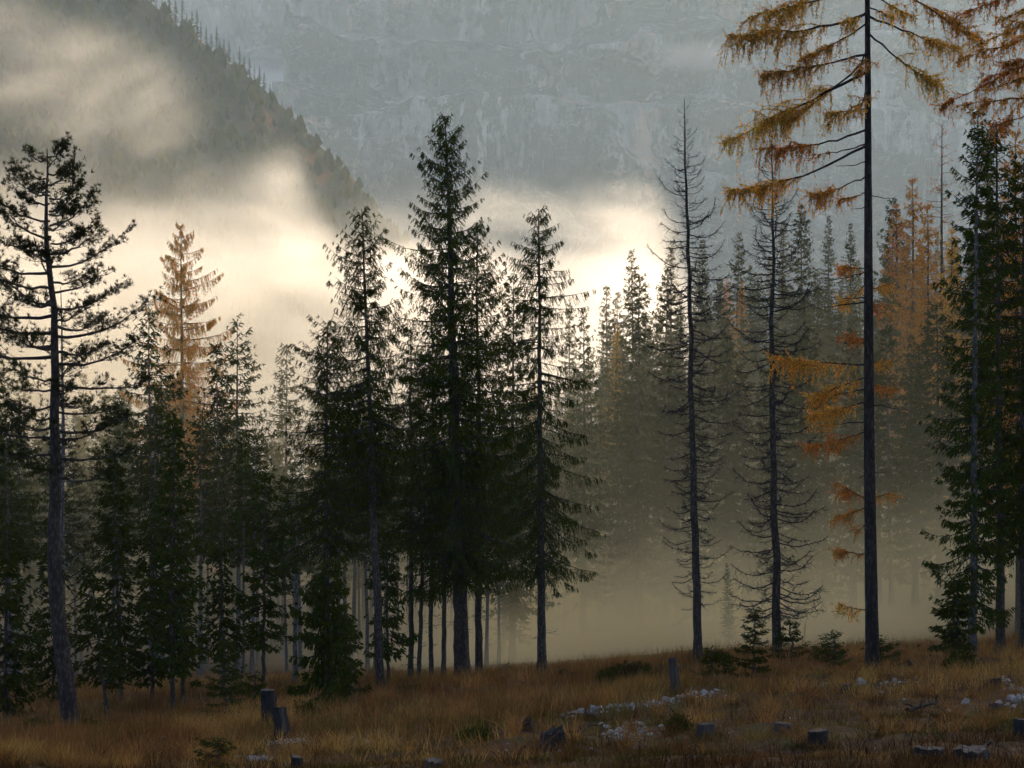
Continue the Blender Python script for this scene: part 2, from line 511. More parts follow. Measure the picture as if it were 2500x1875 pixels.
def curve(nt, x, lo, hi, pts, zlo, zhi):
    """piecewise profile z(x) through a float curve"""
    t = math_node(nt, 'DIVIDE', math_node(nt, 'SUBTRACT', x, lo), hi - lo, clamp=True)
    n = N(nt, 'ShaderNodeFloatCurve'); cv = n.mapping.curves[0]
    P_ = [((a - lo) / (hi - lo), (z - zlo) / (zhi - zlo)) for a, z in pts]
    while len(cv.points) < len(P_): cv.points.new(0.5, 0.5)
    for p, (a, z) in zip(cv.points, P_): p.location = (a, z)
    n.mapping.update()
    nt.links.new(t, n.inputs['Value'])
    return math_node(nt, 'MULTIPLY_ADD', n.outputs[0], zhi - zlo, zlo)

f = None
YF = 520.0     # distance of the main bank
def fx(px, Y=YF): return (px - CX) / F * Y
def fz(py, Y=YF): return (HY - py) / F * Y
f = FogField('fog', fog_material('fog_bank', (1.0, 0.985, 0.955), 0.55, FOG), (-190, 455, -12), (70, 612, 128), (2.2, 4.0, 1.6))
nt = f.nt
top = curve(nt, f.X, fx(-500), fx(1800), [(fx(a), fz(b_)) for a, b_ in
     [(-500, 330), (0, 372), (200, 352), (380, 385), (520, 395), (640, 372), (700, 345), (745, 395), (820, 545), (900, 560), (1050, 548), (1250, 530), (1420, 525), (1540, 505), (1600, 560), (1680, 760), (1800, 900)]], -20, 130)
big = noise_tex(nt, f.map((1, 0.8, 2.2), 12), 0.016, 4, 0.55, dist=0.6)
wis = noise_tex(nt, f.map((0.6, 0.5, 2.4), -14), 0.05, 5, 0.62, dist=0.5)
hgt = math_node(nt, 'SUBTRACT', top, f.Z)
hgt = math_node(nt, 'MULTIPLY_ADD', math_node(nt, 'SUBTRACT', big, 0.5), 34.0, hgt)
hgt = math_node(nt, 'MULTIPLY_ADD', math_node(nt, 'SUBTRACT', wis, 0.5), 22.0, hgt)
soft = smooth(nt, f.X, fx(650), fx(900), 44.0, 13.0)
body = math_node(nt, 'POWER', smooth(nt, hgt, -3.0, soft), 1.3)
hole = smooth(nt, math_node(nt, 'MULTIPLY_ADD', wis, 0.4, big), 0.52, 0.88, 0.10, 1.0)
ends = math_node(nt, 'MULTIPLY', smooth(nt, f.Y, 455, 505), smooth(nt, f.Y, 610, 570))
d = math_node(nt, 'MULTIPLY', math_node(nt, 'MULTIPLY', body, hole), math_node(nt, 'MULTIPLY', ends, smooth(nt, f.X, fx(1000), fx(1600), 1.0, 0.78)))
fog = f.build(d, 'sunlit cream fog bank lying across the valley behind the spruces', 'fog', 9.0)

YW = 590.0
f = FogField('fog', fog_material('fog_wisps', (1.0, 0.97, 0.91), 0.55, FOG * 0.35), (-215, 556, 60), (-70, 631, 175), (1.8, 3.5, 1.4))
nt = f.nt
rot = f.map((0.8, 0.6, 2.6), 26)
w1 = noise_tex(nt, rot, 0.027, 5, 0.55, dist=0.9)
w2 = noise_tex(nt, rot, 0.06, 3, 0.6)
w = math_node(nt, 'MULTIPLY_ADD', w2, 0.25, w1)
# envelope: a band sloping down to the right
band = math_node(nt, 'SUBTRACT', f.Z, math_node(nt, 'MULTIPLY_ADD', f.X, -0.42, fz(215, YW) - 0.42 * 118))
env = math_node(nt, 'MULTIPLY', smooth(nt, band, -34, -8), smooth(nt, band, 22, 2))
env = math_node(nt, 'MULTIPLY', env, math_node(nt, 'MULTIPLY', smooth(nt, f.X, fx(560, YW), fx(330, YW)), math_node(nt, 'MULTIPLY', smooth(nt, f.Y, 556, 580), smooth(nt, f.Y, 630, 600))))
d = math_node(nt, 'MULTIPLY', smooth(nt, w, 0.50, 0.80), env)
wisp = f.build(d, 'torn fog wisps drifting over the dark forested mountain at upper left', 'fog', 7.0)

# the thicker air of the valley beyond the first forest
f = FogField('valley_haze', fog_material('valley_air', (0.72, 0.87, 0.93), 0.0, VALLEY), (-900, 220, -60), (900, 2310, 560), (120, 70, 90))
nt = f.nt
valley = f.build(smooth(nt, f.Y, 230, 420), 'blue grey air filling the valley before the rock wall', 'haze', 60.0)

# fog in the gap between the mountain and the rock wall
f = FogField('fog', fog_material('fog_gap', (1.0, 0.99, 0.97), 0.4, 0.05), (fx(380, 2050), 2010, fz(420, 2050)), (fx(800, 2050), 2110, fz(150, 2050)), (5, 14, 4))
nt = f.nt
w1 = noise_tex(nt, f.vec, 0.02, 3, 0.5)
d = math_node(nt, 'MULTIPLY', smooth(nt, math_node(nt, 'MULTIPLY_ADD', w1, 30.0, f.Z), fz(165, 2050) + 15, fz(215, 2050) + 15), smooth(nt, f.Z, fz(380, 2050) - 40, fz(380, 2050)))
gapfog = f.build(d, 'small bright fog patch in the notch between mountain and rock wall', 'fog', 20.0)

# a thin cloud streak lying against the rock wall
f = FogField('fog', fog_material('cloud_streak', (1.0, 0.97, 0.92), 0.4, 0.012), (fx(1540, 1450), 1420, fz(190, 1450)), (fx(1840, 1450), 1480, fz(80, 1450)), (4, 12, 2.5))
nt = f.nt
w1 = noise_tex(nt, f.map((0.4, 0.4, 1.6), 6), 0.03, 4, 0.55)
zz = math_node(nt, 'MULTIPLY_ADD', w1, 22.0, f.Z)
d = math_node(nt, 'MULTIPLY', smooth(nt, zz, fz(172, 1450) + 11, fz(142, 1450) + 11), smooth(nt, zz, fz(112, 1450) + 11, fz(138, 1450) + 11))
d = math_node(nt, 'MULTIPLY', d, math_node(nt, 'MULTIPLY', smooth(nt, f.X, fx(1545, 1450), fx(1680, 1450)), smooth(nt, f.X, fx(1835, 1450), fx(1740, 1450))))
streak_fog = f.build(d, 'faint warm cloud streak against the rock wall left of the great larch top', 'fog', 20.0)

# low mist over the meadow behind the first trees, sunlight painted into its colour
f = FogField('mist', fog_material('sun_tinted_mist', (1.0, 0.84, 0.46), 0.0, MIST), (-70, 86, -22), (84, 215, 30), (1.8, 2.4, 0.8))
nt = f.nt
base = math_node(nt, 'MULTIPLY_ADD', math_node(nt, 'SUBTRACT', f.Y, 100.0), 0.035, -9.5)
base = math_node(nt, 'MULTIPLY_ADD', f.X, 0.10, base)
h = math_node(nt, 'SUBTRACT', f.Z, base)
w1 = noise_tex(nt, f.map((1, 0.7, 1.8), -10), 0.06, 4, 0.55, dist=0.5)
thick = math_node(nt, 'MAXIMUM', math_node(nt, 'MULTIPLY_ADD', f.X, 0.075, 1.3), 0.8)
h = math_node(nt, 'MULTIPLY_ADD', math_node(nt, 'SUBTRACT', w1, 0.5), -9.0, h)
d = math_node(nt, 'EXPONENT', math_node(nt, 'DIVIDE', math_node(nt, 'MULTIPLY', math_node(nt, 'MAXIMUM', h, 0.0), -1.0), thick))
w2 = noise_tex(nt, f.map((0.6, 0.6, 1.6), 14), 0.055, 4, 0.6, dist=0.8)
d = math_node(nt, 'MULTIPLY', d, smooth(nt, w2, 0.34, 0.62, 0.35, 1.5))
d = math_node(nt, 'MULTIPLY', d, smooth(nt, f.X, -19, 3))
veil = math_node(nt, 'MULTIPLY', smooth(nt, f.Z, 29.0, 4.0), smooth(nt, w1, 0.25, 0.7, 0.5, 1.3))
d = math_node(nt, 'MULTIPLY_ADD', veil, smooth(nt, f.X, -20, 15, 0.135, 0.045), d)
d = math_node(nt, 'MULTIPLY', d, math_node(nt, 'MULTIPLY', smooth(nt, f.Y, 90, 128), smooth(nt, f.Z, 30, 20)))
mist = f.build(d, 'ground mist coloured as if sunlit, hanging over the meadow behind the trunks', 'mist', 6.0)
# ------------------------------------------------------------------ tree builders
def rng_of(seed): return np.random.default_rng(seed)

def trunk_mesh(name, H, r0, seed, mat, k=9, wob=0.10, n=16, flare=1.45, tip=0.015):
    rng = rng_of(seed)
    t = np.linspace(0, 1, n) ** 1.15
    t[0] = -0.02
    z = t * H
    wx = np.cumsum(rng.normal(0, wob / n ** 0.5, n)); wy = np.cumsum(rng.normal(0, wob / n ** 0.5, n))
    wx -= wx[0] + (wx[-1] - wx[0]) * np.clip(t, 0, 1); wy -= wy[0] + (wy[-1] - wy[0]) * np.clip(t, 0, 1)
    r = r0 * (1 - np.clip(t, 0, 1)) ** 0.85 * (1 + (flare - 1) * np.exp(-np.clip(t, 0, 1) * H / 0.45)) + tip
    mb = MB(); mb.tube(np.stack([wx, wy, z], 1), r, k)
    if k >= 12:      # uneven bark, root swellings
        v = mb.v[0].reshape(n, k, 3); c = v.mean(1, keepdims=True)
        th = np.arange(k) * 2 * np.pi / k
        amp = 1 + rng.normal(0, 0.035, (n, k)) + np.exp(-np.clip(z, 0, 99) / 0.35)[:, None] * 0.28 * np.sin(th * 4 + rng.uniform(0, 6))[None]
        mb.v[0] = (c + (v - c) * amp[:, :, None]).reshape(-1, 3).astype(np.float32)
    return mb.mesh(name, mat, True)

def tints(rng, n, lo=0.6, hi=1.35, brown=0.05):
    v = rng.uniform(lo, hi, (n, 1))
    c = np.repeat(v, 3, 1) * (1 + rng.normal(0, 0.08, (n, 3)))
    bsel = rng.random(n) < brown
    c[bsel] *= np.array([1.9, 1.1, 0.8])
    return np.clip(c, 0.05, 3)

def conifer(name, seed, H=25.0, crown0=0.25, rmax=2.6, whorl=0.42, per=6, spacing=0.17, bl=0.30, bw=0.045, nb=3,
            up=0.75, low=-0.45, shape=0.72, hang=0.6, gap=0.12, tips=0.35, mat='spruce', twigmat='twig', dead=0.0, wood=True, twl=1.0,
            ragged=0.28, brown=0.05, lo=0.6, hi=1.35):
    """crown of a spruce or larch as (needles mesh, limbs mesh); base at origin, top at H"""
    rng = rng_of(seed)
    nd, wd = MB(), MB()
    zb = crown0 * H
    z = H - 0.25
    PP, DD, LL, WW, CC = [], [], [], [], []
    az0 = 0
    lump_p = rng.uniform(0, 6.28, 4); lump_f = rng.uniform(0.25, 0.9, 4)
    while z > zb:
        t = (H - z) / (H - zb)
        prof = rmax * (t ** shape) * (1.0 - 0.25 * max(0, t - 0.75) / 0.25) + 0.05
        az0 += 2.4
        npr = max(3, int(round(per * (0.6 + 0.4 * min(1, t * 3)))))
        for k in range(npr):
            if rng.random() < gap: continue
            az = az0 + k * 2 * np.pi / npr + rng.normal(0, 0.25)
            lump = 1 + ragged * np.sin(z * lump_f[0] + lump_p[0] + 1.0 * az) * np.sin(z * lump_f[1] * 2 + lump_p[1] - 2 * az)
            L = prof * lump * rng.uniform(0.72, 1.18)
            if L < 0.08: continue
            el = up + (low - up) * min(1, t * 1.15) ** 0.6 + rng.normal(0, 0.10)
            o = np.array([np.cos(az), np.sin(az), 0]); sd = np.array([-o[1], o[0], 0])
            zz = z + rng.normal(0, whorl * 0.25)
            def axis(s):
                s = np.asarray(s)[:, None]
                return np.array([0, 0, zz]) + o * L * s * np.cos(el * 0.6) + np.array([0, 0, 1.0]) * L * (np.tan(el) * s * 0.8 - 0.25 * s ** 2 * (1 - min(1, t * 0.2)) + tips * s ** 3)
            if wood:
                ss = np.linspace(0, 0.92, 4 if L < 1.2 else 5)
                r = np.linspace(0.012 + 0.010 * L, 0.004, len(ss))
                wd.tube(axis(ss), r, 3)
            n = max(2, int(L / spacing))
            s = np.sort(rng.uniform(0.10, 1.0, n)); s[-1] = 1.0
            ax = axis(s)
            for sg in (-1, 1):
                tl = np.clip((0.10 + 0.34 * L * (1 - s) ** 0.9 * rng.uniform(0.5, 1.1, n)) * twl, 0.12, 1.1)
                d = sg * sd[None] * rng.uniform(0.5, 1.0, (n, 1)) + o[None] * rng.uniform(0.3, 0.8, (n, 1))
                d[:, 2] -= hang * rng.uniform(0.4, 1.3, n) * (0.4 + 0.6 * min(1, t * 2))
                d /= np.linalg.norm(d, axis=1)[:, None]
                for j in range(nb):
                    f = j / nb
                    p = ax + d * (tl * f)[:, None]
                    p[:, 2] -= hang * 0.25 * tl * f * f
                    dj = d.copy(); dj[:, 2] -= hang * 0.5 * f
                    dj += rng.normal(0, 0.22, dj.shape)
                    keep = rng.random(n) > dead
                    PP.append(p[keep]); DD.append(dj[keep])
                    LL.append((np.maximum(bl, tl / nb * 1.35) * rng.uniform(0.75, 1.2, n))[keep]); WW.append((bw * rng.uniform(0.7, 1.3, n))[keep])
            # shoots along the axis itself
            p = axis(s * 0.97); d = np.gradient(p, axis=0) + o * 0.02 + rng.normal(0, 0.02, p.shape)
            PP.append(p); DD.append(d); LL.append(bl * rng.uniform(0.8, 1.2, n)); WW.append(bw * rng.uniform(0.8, 1.3, n))
        z -= whorl * rng.uniform(0.75, 1.25) * (0.55 + 0.45 * min(1, t * 2.5))
    # leader
    n = 7
    PP.append(np.stack([np.zeros(n), np.zeros(n), H - 0.7 + np.linspace(0, 0.62, n)], 1)); d = rng.normal(0, 0.45, (n, 3)); d[:, 2] = 1
    DD.append(d); LL.append(np.full(n, bl)); WW.append(np.full(n, bw))
    PP = np.concatenate(PP); n = len(PP)
    nd.blades(PP, np.concatenate(DD), np.concatenate(LL), np.concatenate(WW), rng, tints(rng, n, lo, hi, brown))
    return nd.mesh(name + '_needles', M[mat]), (wd.mesh(name + '_limbs', M[twigmat]) if wood else None), n

def stub_mesh(name, seed, H, z0, z1, n, lmax, mat):
    """short dead branches on the lower trunk"""
    rng = rng_of(seed); mb = MB()
    for i in range(n):
        z = rng.uniform(z0, z1); az = rng.uniform(0, 6.28); L = lmax * rng.uniform(0.25, 1.0) * (0.4 + 0.6 * z / H)
        o = np.array([np.cos(az), np.sin(az), 0]); s = np.linspace(0, 1, 5)[:, None]
        pts = np.array([0, 0, z]) + o * L * s + np.array([0, 0, 1]) * L * (-0.35 * s + 0.3 * s * s) + rng.normal(0, 0.02, (5, 3))
        mb.tube(pts, np.linspace(0.016, 0.005, 5), 3)
        for j in range(4):
            q = pts[rng.integers(2, 5)]; d = rng.normal(0, 0.5, 3) + o * 0.5; d[2] -= 0.2
            mb.tube(np.stack([q, q + d * 0.2 * L, q + d * 0.4 * L]), [0.006, 0.005, 0.003], 3)
    return mb.mesh(name, M[mat])

def place(name, label, cat, parts, H, base, top_px=None, top_py=None, group=None, spin=0.0, lean_y=0.0, height=None, wide=1.0):
    """stand a tree (parts: [(name, mesh)]) on its base so that its top meets the photo's row and column"""
    x, y, z = base
    if height is None: height = (HY - top_py) / F * y - z
    tx = (top_px - CX) / F * y if top_px is not None else x
    root = thing(name, label, cat, base, group)
    lean = math.atan2(tx - x, height)
    from mathutils import Matrix
    root.rotation_euler = (Matrix.Rotation(lean, 4, 'Y') @ Matrix.Rotation(lean_y, 4, 'X') @ Matrix.Rotation(spin, 4, 'Z')).to_euler()
    s = height / H
    root.scale = (s * wide, s * wide, s)
    for pn, me in parts:
        if me is None: continue
        o = obj(pn, me, root)
        if pn in ('dead_twigs', 'limbs'): o['kind'] = 'stuff'
    return root

def gpt(px, Y):
    x = (px - CX) / F * Y
    return (x, Y, gz(x, Y))

# ------------------------------------------------------------------ first row of trees
def hero(name, label, seed, bpx, Y, tpx, tpy, r0, stub=None, bark='bark', spin=0.0, cat='tree', name_part='crown', **kw):
    b = gpt(bpx, Y)
    H = (HY - tpy) / F * Y - b[2]
    nd, wd, n = conifer(name + str(seed), seed, H=H, **{**dict(bl=0.15, bw=0.0155, nb=5), **kw})
    parts = [('trunk', trunk_mesh('trunk', H, r0, seed + 1, M[bark], k=12, n=44)), ('crown', nd), ('limbs', wd)]
    if stub: parts.append(('dead_twigs', stub_mesh('stubs', seed + 2, H, stub[0] * H, stub[1] * H, stub[2], stub[3], 'twig')))
    return place(name, label, cat, parts, H, b, tpx, tpy, spin=spin)

hero('spruce_tree', 'tallest dark spruce with pointed top and thick trunk, centre of the front row', 101, 1128, 88, 1087, 285, 0.34,
     stub=(0.08, 0.32, 26, 1.6), bw=0.020, crown0=0.20, rmax=4.2, whorl=0.54, per=8, spacing=0.081, shape=0.60, hang=1.36, gap=0.06, tips=0.45)
hero('spruce_tree', 'slender spruce with bare crooked lower trunk, just left of the tallest spruce', 111, 928, 80, 883, 510, 0.17,
     stub=(0.10, 0.42, 40, 1.3), crown0=0.40, rmax=2.9, whorl=0.38, per=7, spacing=0.087, shape=0.62, hang=1.27, gap=0.12, tips=0.5)
hero('spruce_tree', 'slim spruce with ragged drooping boughs, just right of the tallest spruce', 121, 1323, 85, 1315, 510, 0.18,
     stub=(0.08, 0.45, 34, 1.7), crown0=0.22, rmax=2.5, whorl=0.45, per=6, spacing=0.081, shape=0.45, hang=1.61, gap=0.1, ragged=0.5, low=-0.6, tips=0.25)
hero('spruce_tree', 'dense broad spruce leaning against the left side of the slender bare-trunked spruce', 131, 800, 84, 800, 790, 0.15,
     stub=(0.1, 0.45, 14, 1.0), crown0=0.38, rmax=3.1, whorl=0.50, per=8, spacing=0.087, shape=0.55, hang=1.02, gap=0.06)
hero('spruce_tree', 'short bushy dark spruce with low skirt to the right of the twin tall stumps', 141, 800, 66, 803, 1365, 0.085,
     crown0=0.10, rmax=1.15, whorl=0.33, per=7, spacing=0.062, bl=0.2, bw=0.032, shape=0.42, hang=1.36, gap=0.22, ragged=0.5)
hero('spruce_tree', 'second spruce tucked close behind the right flank of the tallest spruce', 151, 1170, 92, 1165, 548, 0.16,
     stub=(0.1, 0.35, 16, 1.2), crown0=0.26, rmax=3.0, whorl=0.58, per=7, spacing=0.093, shape=0.6, hang=1.19, brown=0.12)
hero('spruce_tree', 'grey-trunked spruce at far right whose boughs reach almost to the ground', 161, 2374, 75, 2387, 268, 0.15, bark='bark_pale',
     bw=0.024, bl=0.18, nb=4, crown0=0.05, rmax=1.75, whorl=0.60, per=7, spacing=0.081, shape=0.55, hang=0.77, gap=0.14, ragged=0.4, tips=0.5)
hero('spruce_tree', 'dark spruce between the grey-trunked spruce and the right edge, thin straight trunk', 171, 2443, 77, 2432, 300, 0.17,
     bw=0.024, bl=0.18, nb=4, crown0=0.22, rmax=2.2, whorl=0.64, per=7, spacing=0.093, shape=0.5, hang=0.85)
hero('spruce_tree', 'dark spruce cut by the right edge of the picture', 181, 2497, 78, 2500, 380, 0.15,
     bw=0.024, bl=0.18, nb=4, crown0=0.20, rmax=2.3, whorl=0.64, per=7, spacing=0.093, shape=0.5, hang=0.85)
# thin trunks under the central crowns
for sd, bpx, Y, tpx, tpy, r0, lb in [
    (201, 1005, 90, 1003, 800, 0.115, 'left of two close thin trunks with dark crown left of the tallest spruce'),
    (204, 1019, 89, 1028, 900, 0.09, 'right of two close thin trunks with dark crown left of the tallest spruce'),
    (207, 1055, 93, 1050, 740, 0.10, 'thin straight spruce, third trunk to the left of the thick trunk'),
    (210, 1083, 94, 1100, 690, 0.10, 'thin spruce trunk standing nearest the left of the thick trunk')]:
    hero('spruce_tree', lb, sd, bpx, Y, tpx, tpy, r0, stub=(0.06, 0.4, 18, 1.1), crown0=0.40, rmax=1.9, whorl=0.68, per=6, spacing=0.105, shape=0.6, gap=0.15)
# young spruces standing in front of the left forest
for sd, bpx, Y, tpx, tpy, r0, c0, rm, lb in [
    (221, 421, 72, 425, 1008, 0.075, 0.16, 1.15, 'young spruce with curved whorled boughs in front of the left forest'),
    (224, 300, 76, 275, 1105, 0.07, 0.12, 1.2, 'rounded young spruce right of the pine trunk'),
    (227, 642, 82, 645, 1150, 0.07, 0.22, 1.35, 'drooping young spruce behind the taller of the twin stumps'),
    (230, 12, 72, 18, 1265, 0.08, 0.06, 1.5, 'dark young spruce cut by the left edge of the picture'),
    (233, 446, 76, 440, 1330, 0.06, 0.2, 1.1, 'small dark spruce with bare stem under the curved young spruce'),
    (236, 262, 70, 215, 1380, 0.06, 0.22, 1.0, 'leaning young spruce with crooked stem beside the pine foot'),
    (239, 372, 78, 372, 1270, 0.065, 0.15, 1.2, 'dense young spruce between the two crooked stems at left'),
    (242, 545, 78, 540, 1330, 0.05, 0.25, 0.9, 'thin young spruce behind the small flat-boughed sapling'),
    (245, 947, 84, 945, 1325, 0.06, 0.25, 1.05, 'small understory spruce between the crooked trunk and the paired trunks'),
    (248, 128, 82, 128, 1330, 0.06, 0.1, 1.3, 'dim young spruce directly behind the pine trunk'),
    (251, 860, 74, 838, 1500, 0.05, 0.12, 0.9, 'ragged small spruce to the right of the short bushy spruce')]:
    hero('spruce_tree', lb, sd, bpx, Y, tpx, tpy, r0, crown0=c0, rmax=rm, whorl=0.30, per=5, spacing=0.13, bl=0.22, bw=0.034, shape=0.62, hang=0.55, gap=0.16, ragged=0.45, mat='sapling', tips=0.5)
# saplings in the open meadow
for sd, bpx, Y, tpx, tpy, rm, lb in [
    (261, 1838, 66, 1840, 1478, 0.75, 'open young spruce sapling between the two bare dead larches'),
    (264, 1932, 74, 1928, 1508, 0.75, 'pointed pale sapling at the foot of the right dead larch'),
    (267, 2032, 68, 2031, 1540, 0.95, 'wide low sapling with long bare leader left of the great larch trunk'),
    (270, 2160, 69.5, 2143, 1552, 0.85, 'low spruce sapling hidden behind the foot of the great larch'),
    (273, 1740, 66, 1741, 1575, 0.8, 'dark bushy sapling right of the weathered upright post'),
    (276, 1768, 68, 1762, 1592, 0.6, 'tiny sapling touching the dark bushy one beside the left dead larch'),
    (279, 556, 67, 548, 1555, 0.95, 'flat-boughed small sapling in the grass left of the twin stumps'),
    (282, 622, 72, 621, 1640, 0.7, 'faint little sapling immediately left of the tall stump'),
    (285, 1385, 78, 1386, 1628, 0.6, 'tiny green sapling right of the slim ragged spruce foot'),
    (288, 530, 46.5, 531, 1800, 0.62, 'small dark sapling at the lower edge of the picture')]:
    hero('spruce_sapling', lb, sd, bpx, Y, tpx, tpy, 0.028, crown0=0.05, rmax=rm, whorl=0.24, per=6, spacing=0.045, bl=0.11, bw=0.015, shape=0.85, hang=0.25, gap=0.10, nb=4, mat='sapling', cat='sapling', tips=0.3, low=0.05, up=0.95)
hero('spruce_tree', 'low dark bushy spruce at the foot of the grey-trunked spruce', 291, 2330, 72, 2335, 1420, 0.05,
     crown0=0.04, rmax=0.95, whorl=0.22, per=6, spacing=0.1, bl=0.18, bw=0.03, shape=0.5, hang=0.4, gap=0.1)
# ------------------------------------------------------------------ pine on the left
def pine_tuft(mb, p, d, rng, n=12, L=0.14, W=0.010):
    dd = rng.normal(0, 0.62, (n, 3)) + np.asarray(d)[None] * 1.0
    dd[:, 2] += 0.15
    mb.blades(np.repeat(np.asarray(p)[None], n, 0), dd, L * rng.uniform(0.7, 1.25, n), W, rng, tints(rng, n, 0.6, 1.4, 0.03))

def bez(p0, p1, p2, n):
    t = np.linspace(0, 1, n)[:, None]
    return (1 - t) ** 2 * np.asarray(p0) + 2 * t * (1 - t) * np.asarray(p1) + t * t * np.asarray(p2)

def pine():
    rng = rng_of(501)
    Y = 64.0
    b = gpt(172, Y); H = (HY - 362) / F * Y - b[2]
    root = place('pine_tree', 'tall dark pine with long dead lower branches at the left side', 'tree',
                 [('trunk', trunk_mesh('pine_trunk', H, 0.27, 502, M['bark_pine'], k=14, n=30, wob=0.22))], H, b, 115, 362)
    z = 0.985 * H; i = 0
    while z > 0.44 * H:
        t = (H - z) / (0.56 * H)
        az = i * 2.4 + rng.normal(0, 0.3); i += 1
        L = (0.55 + 2.9 * min(1, t * 2.0) ** 0.8 * (1 - 0.25 * max(0, t - 0.6))) * rng.uniform(0.6, 1.12)
        rise = 0.75 - 0.85 * min(1, t * 1.2) + rng.normal(0, 0.12)
        o = np.array([np.cos(az), np.sin(az), 0])
        p0 = np.array([0, 0, z]); p2 = p0 + o * L * 0.93 + np.array([0, 0, rise * L * 0.55 + 0.1 * L])
        p1 = p0 + o * L * 0.5 + np.array([0, 0, rise * L * 0.1 - 0.10 * L])
        ax = bez(p0, p1, p2, 9) + np.concatenate([np.zeros((1, 3)), rng.normal(0, 0.025, (8, 3))])
        wd, nd = MB(), MB()
        wd.tube(ax, np.linspace(0.020 + 0.012 * L, 0.008, 9), 5)
        dens = 0.55 + 0.45 * (1 - t)
        ns = int(4 + L * 6)
        for k in range(ns):
            s = rng.uniform(0.28 if t > 0.3 else 0.1, 1.0)
            q = ax[min(8, int(s * 8))] + (ax[min(8, int(s * 8) + 1)] - ax[min(8, int(s * 8))]) * (s * 8 % 1)
            sg = rng.choice([-1, 1]); sl = (0.25 + 0.38 * L * (1 - s * 0.7)) * rng.uniform(0.5, 1.0)
            d = o * rng.uniform(0.5, 1.1) + sg * np.array([-o[1], o[0], 0]) * rng.uniform(0.3, 1.0) + np.array([0, 0, rng.uniform(-0.1, 0.6)])
            d /= np.linalg.norm(d)
            tw = bez(q, q + d * sl * 0.5 - np.array([0, 0, 0.05 * sl]), q + d * sl + np.array([0, 0, 0.18 * sl]), 5)
            wd.tube(tw, np.linspace(0.011, 0.005, 5), 3)
            for f in (0.45, 0.62, 0.78, 0.9, 1.0):
                if rng.random() > dens * 0.85: continue
                e = tw[0] * (1 - f) + tw[-1] * f + rng.normal(0, 0.05, 3)
                pine_tuft(nd, e, d * 0.7 + np.array([0, 0, 0.35]), rng)
                if rng.random() < 0.5: pine_tuft(nd, e + rng.normal(0, 0.10, 3), d * 0.4 + np.array([0, 0, 0.5]), rng)
        br = obj('branch', wd.mesh('pine_branch', M['twig']), root)
        if nd.n: obj('needles', nd.mesh('pine_needles', M['pine']), br)
        z -= rng.uniform(0.10, 0.26)
    for k in range(34):                     # dead branches, bowed upward
        z = rng.uniform(0.13, 0.47) * H; az = k * 2.4 + rng.normal(0, 0.4); L = rng.uniform(0.6, 2.3) * (0.5 + z / H)
        if rng.random() < 0.2: L *= 0.4
        o = np.array([np.cos(az), np.sin(az), 0]); p0 = np.array([0, 0, z])
        rise = rng.uniform(0.35, 0.7)
        ax = bez(p0, p0 + o * L * 0.5 + np.array([0, 0, 0.18 * L]), p0 + o * L * 0.9 + np.array([0, 0, rise * L]), 8) + rng.normal(0, 0.012, (8, 3))
        mb = MB(); mb.tube(ax, np.linspace(0.022, 0.006, 8), 4)
        for j in range(int(3 + L * 3)):
            q = ax[rng.integers(3, 8)]; d = o * 0.7 + rng.normal(0, 0.5, 3); l2 = rng.uniform(0.1, 0.45)
            mb.tube(np.stack([q, q + d * l2 * 0.5 + [0, 0, 0.02], q + d * l2]), [0.007, 0.005, 0.003], 3)
        obj('branch', mb.mesh('dead_branch', M['twig_pale' if k % 7 == 3 else 'twig']), root)
pine()

